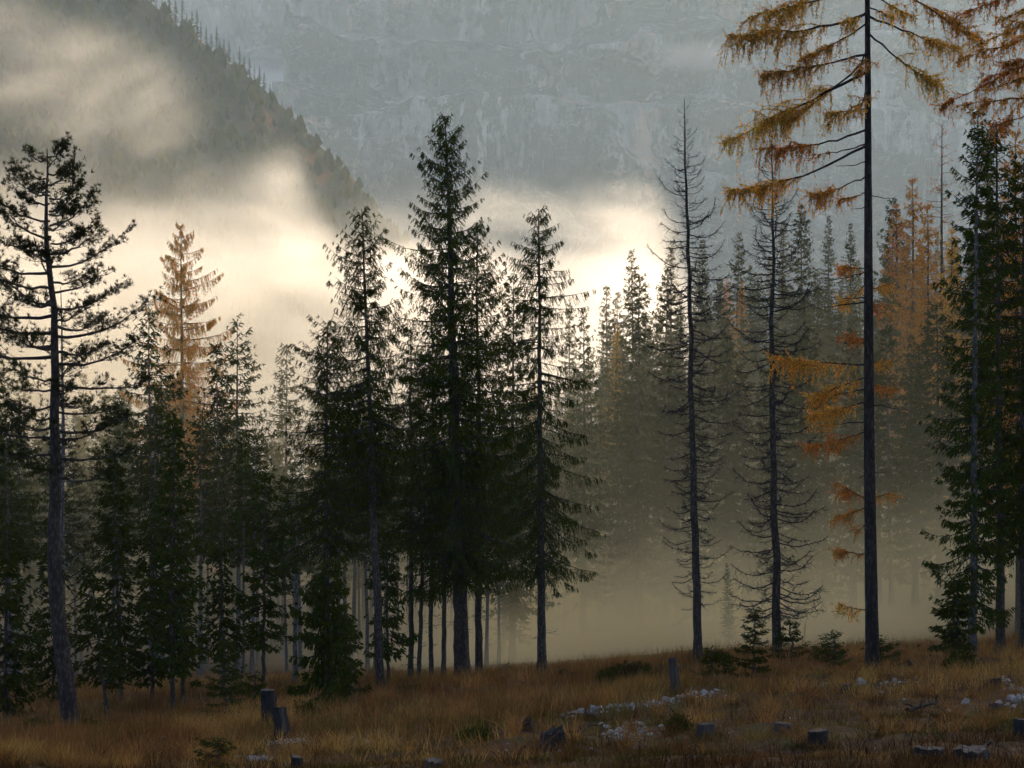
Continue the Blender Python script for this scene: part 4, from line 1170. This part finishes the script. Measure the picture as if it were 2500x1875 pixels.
stump('big black rotten stump with hollow jagged top', 1354, 1825, 58, 46, 'stump_dark', 8, 0.3, 0.45, -0.12, cut=False)
stump('small grey stump left of the upper end of the stone line', 1443, 1758, 26, 20, 'stump_grey', 9, 0.2, 0.3)
stump('weathered upright post standing at the end of the stone line', 1650, 1694, 21, 100, 'stump_grey', 10, 0.03, 0.10, -0.10, cut=False, name='post', cat='post')
stump('squat grey stump below the end of the white stone line', 1723, 1804, 46, 42, 'stump_grey', 11, 0.05, 0.15, cut=False)
stump('flat stump with a pale lit side, right of the squat grey stump', 1912, 1793, 50, 32, 'stump_grey', 12, 0.08, 0.35)
stump('rounded dark stump with cracked pale top in front of the great larch', 1998, 1822, 50, 44, 'stump_dark', 13, 0.08, 0.15)
stump('small square stump left of the great larch foot', 2064, 1690, 32, 24, 'stump_grey', 14, 0.06, 0.1)
stump('wide dark stump low at the right, left of the biggest one', 2267, 1872, 74, 36, 'stump_dark', 15, 0.10, 0.2)
stump('biggest wide stump near the lower right corner with a pale patch', 2370, 1872, 84, 44, 'stump_dark', 16, 0.16, 0.3, strip=True)
stump('dark stump cut by the right edge of the picture', 2494, 1805, 42, 56, 'stump_dark', 17, 0.06, 0.15)
stump('pale brown stump among white stones near the right edge', 2432, 1736, 36, 22, 'stump_grey', 18, 0.1)
stump('small dark stump under the right spruces', 2428, 1680, 26, 26, 'stump_dark', 19, 0.2)
stump('little black stub in the grass right of the great larch', 2222, 1636, 14, 20, 'stump_dark', 20, 0.4, cut=False)
stump('low stump sunk in the grass right of the pine foot', 447, 1772, 24, 18, 'stump_grey', 21, 0.1)
stump('old low stump in the golden grass left of the bushy spruce', 398, 1812, 26, 14, 'stump_dark', 22, 0.2)

def stone_mesh(seed):
    import bmesh
    bm = bmesh.new(); bmesh.ops.create_icosphere(bm, subdivisions=2, radius=1.0)
    rng = rng_of(seed); off = rng.uniform(0, 50, 3); ax = rng.uniform(0.7, 1.25, 3)
    pl = rng.normal(0, 1, (7, 3)); pl /= np.linalg.norm(pl, axis=1)[:, None]; dd = rng.uniform(0.62, 0.95, 7)
    for v in bm.verts:
        c = np.array(v.co); c *= 1 + 0.35 * (mnoise.noise(Vector(c * 1.3 + off)))
        for n_, d_ in zip(pl, dd):
            e = c @ n_ - d_
            if e > 0: c = c - n_ * e * 0.9
        v.co = Vector(c * ax * np.array([1, 1, 0.72]))
    me = bpy.data.meshes.new('stone'); bm.to_mesh(me); bm.free(); me.materials.append(M['stone'])
    for p in me.polygons: p.use_smooth = rng.random() < 0.5
    return me
SM = [stone_mesh(i) for i in range(9)]
BARE = []     # places where stones keep the grass away
srng = random.Random(11)
def stone(px, py, wpx, label, group=None):
    b = on_ground(px, py); r = wpx / F * b[1] / 2
    o = obj('stone', SM[srng.randrange(9)], None, (b[0], b[1], b[2] + r * 0.12))
    o.scale = (r, r * srng.uniform(0.8, 1.2), r * srng.uniform(0.85, 1.15)); o.rotation_euler = (srng.uniform(-.4, .4), srng.uniform(-.4, .4), srng.uniform(0, 6.28))
    tag(o, label, 'stone', group); BARE.append((b[0], b[1], r))
def stones(n, path, spread, lo, hi, label, group):
    for i in range(n):
        t = (i + srng.random()) / n
        px = float(np.interp(t, np.linspace(0, 1, len(path)), [p[0] for p in path])); py = float(np.interp(t, np.linspace(0, 1, len(path)), [p[1] for p in path]))
        stone(px + srng.gauss(0, spread), py + srng.gauss(0, spread * 0.45), lo + (hi - lo) * srng.random() ** 1.8, label, group)
stones(78, [(1370,1748),(1420,1738),(1480,1730),(1540,1722),(1600,1718),(1650,1706),(1700,1697),(1768,1690)], 7, 7, 24, 'white limestone piece in the long stone line running up to the post', 'white stones in the long line')
stones(40, [(1485,1772),(1520,1782),(1560,1770),(1590,1780),(1500,1800),(1570,1795)], 16, 8, 24, 'white limestone piece in the loose patch between rotten stump and stone line', 'white stones in the loose patch')
stones(12, [(1225,1822),(1280,1830),(1330,1836),(1415,1808),(1470,1826),(1620,1810)], 16, 6, 16, 'small white stone scattered around the big rotten stump', 'small stones near the rotten stump')
stones(44, [(578,1850),(610,1853),(640,1852),(676,1848)], 6, 7, 17, 'white stone in the bright heap at the lower left edge', 'white stones in the lower left heap')
stones(34, [(645,1815),(690,1806),(740,1804),(790,1822)], 10, 5, 13, 'small white stone in the rubble around the twin stumps', 'rubble around the twin stumps')
stones(12, [(838,1805),(860,1803),(895,1815),(885,1830)], 6, 7, 16, 'white stone in the small pile right of the bushy spruce', 'stones in the small pile')
stones(10, [(930,1810),(980,1800),(1090,1712),(1290,1705),(1360,1692)], 16, 4, 9, 'small pale stone lost in the tall golden grass', 'small stones in the golden grass')
stones(18, [(1930,1676),(1960,1672),(1990,1678),(2010,1672)], 7, 6, 14, 'white stone in the little group left of the great larch foot', 'stones left of the larch foot')
stones(14, [(2150,1668),(2185,1665),(2210,1668),(2258,1662)], 7, 8, 19, 'white stone right of the great larch foot', 'stones right of the larch foot')
stones(24, [(2448,1660),(2470,1680),(2490,1690),(2480,1715),(2460,1730)], 12, 9, 30, 'white stone in the pile at the right edge', 'stones in the right edge pile')
stones(12, [(1690,1740),(1780,1790),(1900,1740),(2060,1800),(2180,1700),(2320,1760),(2460,1780)], 24, 4, 10, 'tiny pale stone scattered through the brown right foreground', 'tiny stones on the right')
stone(2100, 1668, 34, 'pale boulder leaning at the left foot of the great larch')
stone(2152, 1692, 15, 'small round white stone below the great larch')
stone(2358, 1718, 28, 'single upright white rock right of the great larch')
stone(2316, 1738, 22, 'flattish white rock left of the single upright rock')
stone(1053, 1738, 17, 'single white rock alone in the golden grass at centre')
stone(2490, 1712, 44, 'largest white rock at the right edge')

def rubble():
    import bmesh
    bm = bmesh.new(); bmesh.ops.create_icosphere(bm, subdivisions=1, radius=1.0)
    v0 = np.array([v.co for v in bm.verts]); t0 = np.array([[v.index for v in f.verts] for f in bm.faces]); bm.free()
    rng = rng_of(77); mb = MB()
    for n, path, sp in [(150, [(1370,1750),(1480,1734),(1600,1720),(1700,1700),(1768,1692)], 9), (60, [(1485,1775),(1590,1780),(1500,1800),(1570,1795)], 18), (130, [(575,1852),(676,1850)], 8), (150, [(640,1815),(740,1806),(800,1822),(905,1812)], 11), (70, [(2440,1665),(2490,1700),(2460,1735)], 14), (60, [(1925,1676),(2015,1674),(2150,1668),(2260,1664)], 9)]:
        for i in range(n):
            t = rng.random(); px = np.interp(t, np.linspace(0, 1, len(path)), [p[0] for p in path]) + rng.normal(0, sp); py = np.interp(t, np.linspace(0, 1, len(path)), [p[1] for p in path]) + rng.normal(0, sp * 0.4)
            b_ = on_ground(px, py); r = rng.uniform(1.2, 3.4) / F * b_[1]
            mb.add(v0 * rng.uniform(0.6, 1.2, (len(v0), 3)) * r * [1, 1, 0.7] + np.array(b_), t=t0)
    tag(obj('rubble', mb.mesh('rubble', M['stone'])), 'fine pale limestone rubble between the white stones', 'rubble', kind='stuff')
rubble()

def stick(label, a, b_, w=0.03, mat='stump_grey', up=0.0, name='fallen_branch'):
    p0, p1 = np.array(on_ground(*a)), np.array(on_ground(*b_)); rng = rng_of(int(a[0] * 7 + a[1]))
    base = Vector(p0); n = 9; t = np.linspace(0, 1, n)[:, None]
    pts = (p1 - p0) * t; pts[:, 2] += 0.10 + up * np.sin(t[:, 0] * 3) + rng.normal(0, 0.02, n)
    pts[1:-1] += rng.normal(0, 0.03, (n - 2, 3))
    mb = MB(); mb.tube(pts, np.linspace(w, w * 0.4, n), 6)
    for k in range(4):
        q = pts[rng.integers(2, 8)]; d = rng.normal(0, 0.5, 3); d[2] = abs(d[2])
        mb.tube(np.stack([q, q + d * 0.25, q + d * 0.5 + rng.normal(0, 0.06, 3)]), [w * 0.4, w * 0.3, w * 0.15], 4)
    o = obj(name, mb.mesh('stick', M[mat]), None, base)
    tag(o, label, 'branch')
stick('pale straight stick lying in the grass left of the charred stump', (1016, 1787), (1057, 1793), 0.028, 'cut')
stick('thin fallen branch right of the big rotten stump', (1385, 1795), (1480, 1808), 0.03, 'stump_dark')
stick('curved fallen branch between the rotten stump and the loose stones', (1400, 1815), (1475, 1788), 0.03, 'stump_dark', 0.15)
stick('dark fallen log below the flattish white rock at right', (2215, 1742), (2290, 1722), 0.07, 'stump_dark', name='fallen_log')
stick('long grey stick beneath the right spruces', (2265, 1664), (2330, 1655), 0.04, 'stump_grey')
stick('dark roots sprawling left of the big rotten stump', (1330, 1824), (1270, 1838), 0.05, 'stump_dark')
stick('twisted dry root standing up in the far grass right of the thick spruce', (1225, 1660), (1243, 1652), 0.035, 'stump_grey', 0.5)
stick('tangle of dry twigs in the grass left of the crooked trunk', (893, 1668), (915, 1660), 0.03, 'stump_grey', 0.45)
stick('bleached broken branch behind the tall twin stump', (710, 1668), (728, 1650), 0.05, 'cut', 0.35)
stick('dead branch hanging over the biggest stump in the lower right corner', (2405, 1835), (2475, 1872), 0.02, 'stump_dark', 0.2)
# bleached logs lying on the misty slope
for i, (px, py, dx, dy, Yh, lb) in enumerate([(1640, 1500, 70, -22, 150, 'bleached fallen trunk in the mist left of the taller dead larch'), (2010, 1400, 55, -25, 165, 'pale fallen trunk on the misty slope left of the great larch'), (2180, 1300, 60, -50, 170, 'faint slanting dead trunk right of the great larch')]):
    a_ = gpt(px, Yh); c_ = gpt(px + dx, Yh + 12); rng = rng_of(70 + i)
    p0 = np.zeros(3); p1 = np.array(c_) - np.array(a_); p1[2] += 1.0
    t = np.linspace(0, 1, 8)[:, None]; pts = p1 * t; pts[:, 2] += 0.3
    mb = MB(); mb.tube(pts, np.linspace(0.17, 0.07, 8), 7)
    for k in range(8):
        q = pts[rng.integers(2, 8)]; d = rng.normal(0, 0.6, 3); d[2] = abs(d[2]) + 0.3
        mb.tube(np.stack([q, q + d * 0.6, q + d * 1.2]), [0.04, 0.03, 0.015], 4)
    o = obj('fallen_log', mb.mesh('fallen_log', M['twig_pale']), None, a_); tag(o, lb, 'log')

# ------------------------------------------------------------------ shrubs
def shrub(label, px, py, wpx, hpx, seed, n=1500, mat='shrub', lo=0.6, hi=1.4):
    rng = rng_of(seed); b_ = on_ground(px, py); w = wpx / F * b_[1] / 2; h = hpx / F * b_[1]
    root = thing('low_shrub', label, 'shrub', b_)
    st, lv = MB(), MB(); tips = []
    for k in range(46):
        az = rng.uniform(0, 6.28); rr = w * rng.random() ** 0.6; o = np.array([np.cos(az), 0.6 * np.sin(az), 0])
        hh = h * (1 - 0.6 * (rr / w) ** 2) * rng.uniform(0.6, 1.1)
        pts = bez(o * rr * 0.5, o * rr * 0.8 + [0, 0, hh * 0.6], o * rr + [0, 0, hh], 5); st.tube(pts, np.linspace(0.010, 0.004, 5), 3)
        tips.append(pts)
    T = np.array(tips); idx = rng.integers(0, len(T), n); f = rng.uniform(0.25, 1.0, n) * 4; i0 = np.minimum(f.astype(int), 3)
    p = T[idx, i0] + (T[idx, i0 + 1] - T[idx, i0]) * (f - i0)[:, None] + rng.normal(0, 0.05, (n, 3)); p[:, 2] = np.maximum(p[:, 2], 0.02)
    d = rng.normal(0, 0.6, (n, 3)); d[:, 2] += 0.7
    lv.blades(p, d, rng.uniform(0.09, 0.2, n), 0.022, rng, tints(rng, n, lo, hi, 0.1))
    obj('stems', st.mesh('shrub_stems', M['twig']), root); obj('foliage', lv.mesh('shrub_leaves', M[mat]), root)
shrub('wide green juniper shrub on the crest left of the upright post', 1545, 1664, 150, 46, 41, 4200)
shrub('small green shrub touching the left side of the wide juniper', 1480, 1672, 60, 30, 42)
shrub('green undergrowth beside the foot of the taller twin stump', 625, 1755, 70, 30, 43)
shrub('dark green undergrowth between the twin stumps and the bushy spruce', 745, 1760, 80, 36, 44, 2200)
shrub('dark low shrub at the foot of the pine', 215, 1795, 110, 34, 45, 2600, 'sapling')
shrub('low shrub in the grass left of the pine foot', 95, 1790, 100, 34, 46, 2200, 'sapling')
shrub('green shrub under the right spruces', 2345, 1640, 90, 44, 47, 2400, 'sapling')
shrub('dark heather clump in the grass right of the bushy spruce', 1010, 1700, 110, 24, 48, 2400, 'sapling')
shrub('dark overgrown bank in front of the charred stump', 1160, 1812, 96, 24, 52, 2200, 'sapling')
shrub('leafy green plant near the loose stones', 1655, 1790, 66, 40, 54, 1200)
# ------------------------------------------------------------------ grass and weeds
def scatter(n, rng, y0, y1, margin=80):
    Y = y0 + (y1 - y0) * rng.random(n) ** 1.25; px = rng.uniform(-margin, 2500 + margin, n)
    return (px - CX) / F * Y, Y, px
def grass(name, label, n_tuft, per, y0, y1, hfun, colfun, seed, spread, lean, wid, keep=None):
    rng = rng_of(seed)
    X, Y, px = scatter(n_tuft, rng, y0, y1)
    if keep is not None:
        k = keep(X, Y, px, rng); X, Y, px = X[k], Y[k], px[k]
    bare = np.array(BARE); ok = np.ones(len(X), bool)
    for i in range(0, len(X), 4000):
        dx = X[i:i + 4000, None] - bare[None, :, 0]; dy = Y[i:i + 4000, None] - bare[None, :, 1]
        ok[i:i + 4000] = ~((np.abs(dx) < bare[None, :, 2] + 0.10) & (dy < 0.25) & (dy > -1.3)).any(1) | (rng.random(len(dx)) < 0.12)
    X, Y, px = X[ok], Y[ok], px[ok]
    n = len(X)
    hh = hfun(X, Y, px, rng); cc = colfun(X, Y, px, rng)
    ox = rng.normal(0, spread, n * per); oy = rng.normal(0, spread, n * per)
    xi = np.repeat(X, per) + ox; yi = np.repeat(Y, per) + oy
    zi = ground_z(xi, yi) - 0.03
    h = np.repeat(hh, per) * rng.uniform(0.45, 1.15, n * per)
    az = np.arctan2(oy, ox) + rng.normal(0, 0.7, n * per)     # blades lean out of their tuft
    la = np.abs(rng.normal(0, lean, n * per)) + 0.05
    d = np.stack([np.cos(az) * la, np.sin(az) * la, np.ones(n * per)], 1)
    c = np.repeat(cc * rng.uniform(0.55, 1.35, (n, 1)), per, 0) * rng.uniform(0.75, 1.25, (n * per, 1))
    mb = MB(); p = np.stack([xi, yi, zi], 1)
    # lower straight part and a bent tip
    dn = d / np.linalg.norm(d, axis=1)[:, None]
    sd = np.stack([-np.sin(az), np.cos(az), 0 * az], 1) * 0.3 + rng.normal(0, 1, d.shape) * [1, 1, 0]; sd -= dn * (sd * dn).sum(1)[:, None]; sd /= np.linalg.norm(sd, axis=1)[:, None]
    w = (wid * rng.uniform(0.7, 1.3, n * per))[:, None]
    m_ = p + dn * (h * 0.55)[:, None]
    bend = dn + np.stack([np.cos(az), np.sin(az), -0.2 + 0 * az], 1) * (rng.uniform(0.1, 0.75, n * per) * (lean * 2.2))[:, None]
    tip = m_ + bend / np.linalg.norm(bend, axis=1)[:, None] * (h * 0.5)[:, None]
    v = np.stack([p - sd * w, p + sd * w, m_ + sd * w * 0.8, m_ - sd * w * 0.8, tip], 1)
    N_ = n * per; i = np.arange(N_)[:, None] * 5
    mb.add(v.reshape(-1, 3), q=i + np.array([[0, 1, 2, 3]]), t=i + np.array([[3, 2, 4]]), c=np.repeat(c, 5, 0))
    o = obj(name, mb.mesh(name, M['grass'])); tag(o, label, 'grass', kind='stuff')
    return N_

GOLD, TAN, BROWN, RUST, GREEN = map(np.array, ((0.37, 0.205, 0.050), (0.29, 0.170, 0.055), (0.095, 0.050, 0.018), (0.140, 0.052, 0.016), (0.055, 0.058, 0.010)))
def tall_zone(X, Y, px):
    """1 where the tall golden grass stands, 0 on the cropped mossy mound in front"""
    edge = np.interp(px, [0, 700, 1100, 1400, 1700, 2100, 2500], [40, 46, 52, 58, 60, 60, 58])
    return np.clip((Y - edge) / 5 + 0.5 + 1.2 * (fbm(X / 3, Y / 4, 3, 51) - 0.5), 0, 1)
def h_tall(X, Y, px, rng): return (0.22 + 0.95 * fbm(X / 3.2, Y / 4, 3, 52) ** 1.6) * rng.uniform(0.7, 1.2, len(X))
def c_tall(X, Y, px, rng):
    a = fbm(X / 6, Y / 8, 3, 53); b_ = fbm(X / 2.2, Y / 3, 3, 54)
    c = GOLD * 0.5 + TAN * 0.5 + (BROWN - TAN) * np.clip((a - 0.48) * 5, 0, 1)[:, None]
    c = c + (RUST - c) * np.clip((b_ - 0.56) * 5, 0, 0.8)[:, None]
    g = np.clip((fbm(X / 5, Y / 5, 3, 55) - 0.57) * 6, 0, 0.8)
    return c + (GREEN - c) * g[:, None]
n1 = grass('tall_grass', 'tall dry golden grass covering the meadow', 18000, 12, 44, 104, h_tall, c_tall, 1001, 0.11, 0.34, 0.0075,
      keep=lambda X, Y, px, r: r.random(len(X)) < (0.10 + 0.9 * tall_zone(X, Y, px)) * np.clip(0.35 + 2.6 * (fbm(X / 1.6, Y / 2.2, 3, 57) - 0.36), 0.12, 1))
def h_short(X, Y, px, rng): return (0.06 + 0.30 * fbm(X / 1.7, Y / 2.2, 3, 61) ** 1.5) * rng.uniform(0.7, 1.3, len(X))
def c_short(X, Y, px, rng):
    a = fbm(X / 3.2, Y / 4, 3, 62); b_ = fbm(X / 1.3, Y / 1.7, 3, 63)
    c = TAN * 0.75 + (BROWN - TAN * 0.75) * np.clip((a - 0.40) * 5, 0, 1)[:, None]
    c = c + (RUST * 0.8 - c) * np.clip((b_ - 0.54) * 5, 0, 0.8)[:, None]
    g = np.clip((fbm(X / 3.5, Y / 3, 3, 64) - 0.55 + 0.16 * np.exp(-((px - 1280) / 260) ** 2)) * 7, 0, 0.85)
    return c + (GREEN * 0.8 - c) * g[:, None]
n2 = grass('short_grass', 'short brown grass and moss on the foreground mound', 14500, 9, 27, 70, h_short, c_short, 1002, 0.10, 0.55, 0.0075)
def h_stalk(X, Y, px, rng): return rng.uniform(0.45, 0.95, len(X))
n3 = grass('grass_stalks', 'thin pale seed stalks rising above the meadow grass', 8600, 3, 50, 98, h_stalk, lambda X, Y, px, r: np.tile(TAN * 1.1, (len(X), 1)) * r.uniform(0.6, 1.2, (len(X), 1)), 1003, 0.2, 0.16, 0.0055,
      keep=lambda X, Y, px, r: r.random(len(X)) < tall_zone(X, Y, px))
n4 = grass('dry_weeds', 'dark dry weed stems scattered over the foreground', 3400, 5, 28, 62, lambda X, Y, px, r: r.uniform(0.2, 0.55, len(X)), lambda X, Y, px, r: np.tile(BROWN * 0.55, (len(X), 1)) * r.uniform(0.5, 1.4, (len(X), 1)), 1004, 0.05, 0.28, 0.007,
      keep=lambda X, Y, px, r: r.random(len(X)) < np.clip((fbm(X / 3, Y / 3, 3, 71) - 0.42) * 4, 0.05, 1) * np.interp(px, [0, 1200, 1800, 2500], [0.25, 0.4, 1, 1]))

n5 = grass('grass_tussocks', 'big arching tussocks of dry grass in the meadow', 620, 54, 41, 80, lambda X, Y, px, r: r.uniform(0.45, 0.95, len(X)), lambda X, Y, px, r: (GOLD + (BROWN - GOLD) * r.random((len(X), 1)) ** 1.5), 1006, 0.07, 0.6, 0.0065,
      keep=lambda X, Y, px, r: r.random(len(X)) < 0.25 + 0.75 * tall_zone(X, Y, px))

# tufts that hide the feet of the stumps
def ring_grass():
    rng = rng_of(1005); mb = MB(); XX, YY, HH = [], [], []
    for x, y, r, h in STUMPS:
        n = int(30 + 220 * r)
        a = rng.uniform(0, 6.28, n); q = r * rng.uniform(1.0, 1.7, n)
        XX.append(x + np.cos(a) * q); YY.append(y + np.sin(a) * q); HH.append(np.minimum(0.9 * h, rng.uniform(0.10, 0.38, n)))
    X, Y, h = map(np.concatenate, (XX, YY, HH)); n = len(X); per = 6
    X = np.repeat(X, per) + rng.normal(0, 0.03, n * per); Y = np.repeat(Y, per) + rng.normal(0, 0.03, n * per); h = np.repeat(h, per) * rng.uniform(0.5, 1.2, n * per)
    d = rng.normal(0, 0.35, (n * per, 3)); d[:, 2] = 1
    c = np.where(rng.random((n * per, 1)) < 0.5, TAN * 0.7, BROWN) * rng.uniform(0.6, 1.3, (n * per, 1))
    mb.blades(np.stack([X, Y, ground_z(X, Y) - 0.02], 1), d, h, 0.007, rng, c, mid=0.35)
    tag(obj('stump_grass', mb.mesh('stump_grass', M['grass'])), 'dry grass growing round the stumps', 'grass', kind='stuff')
ring_grass()
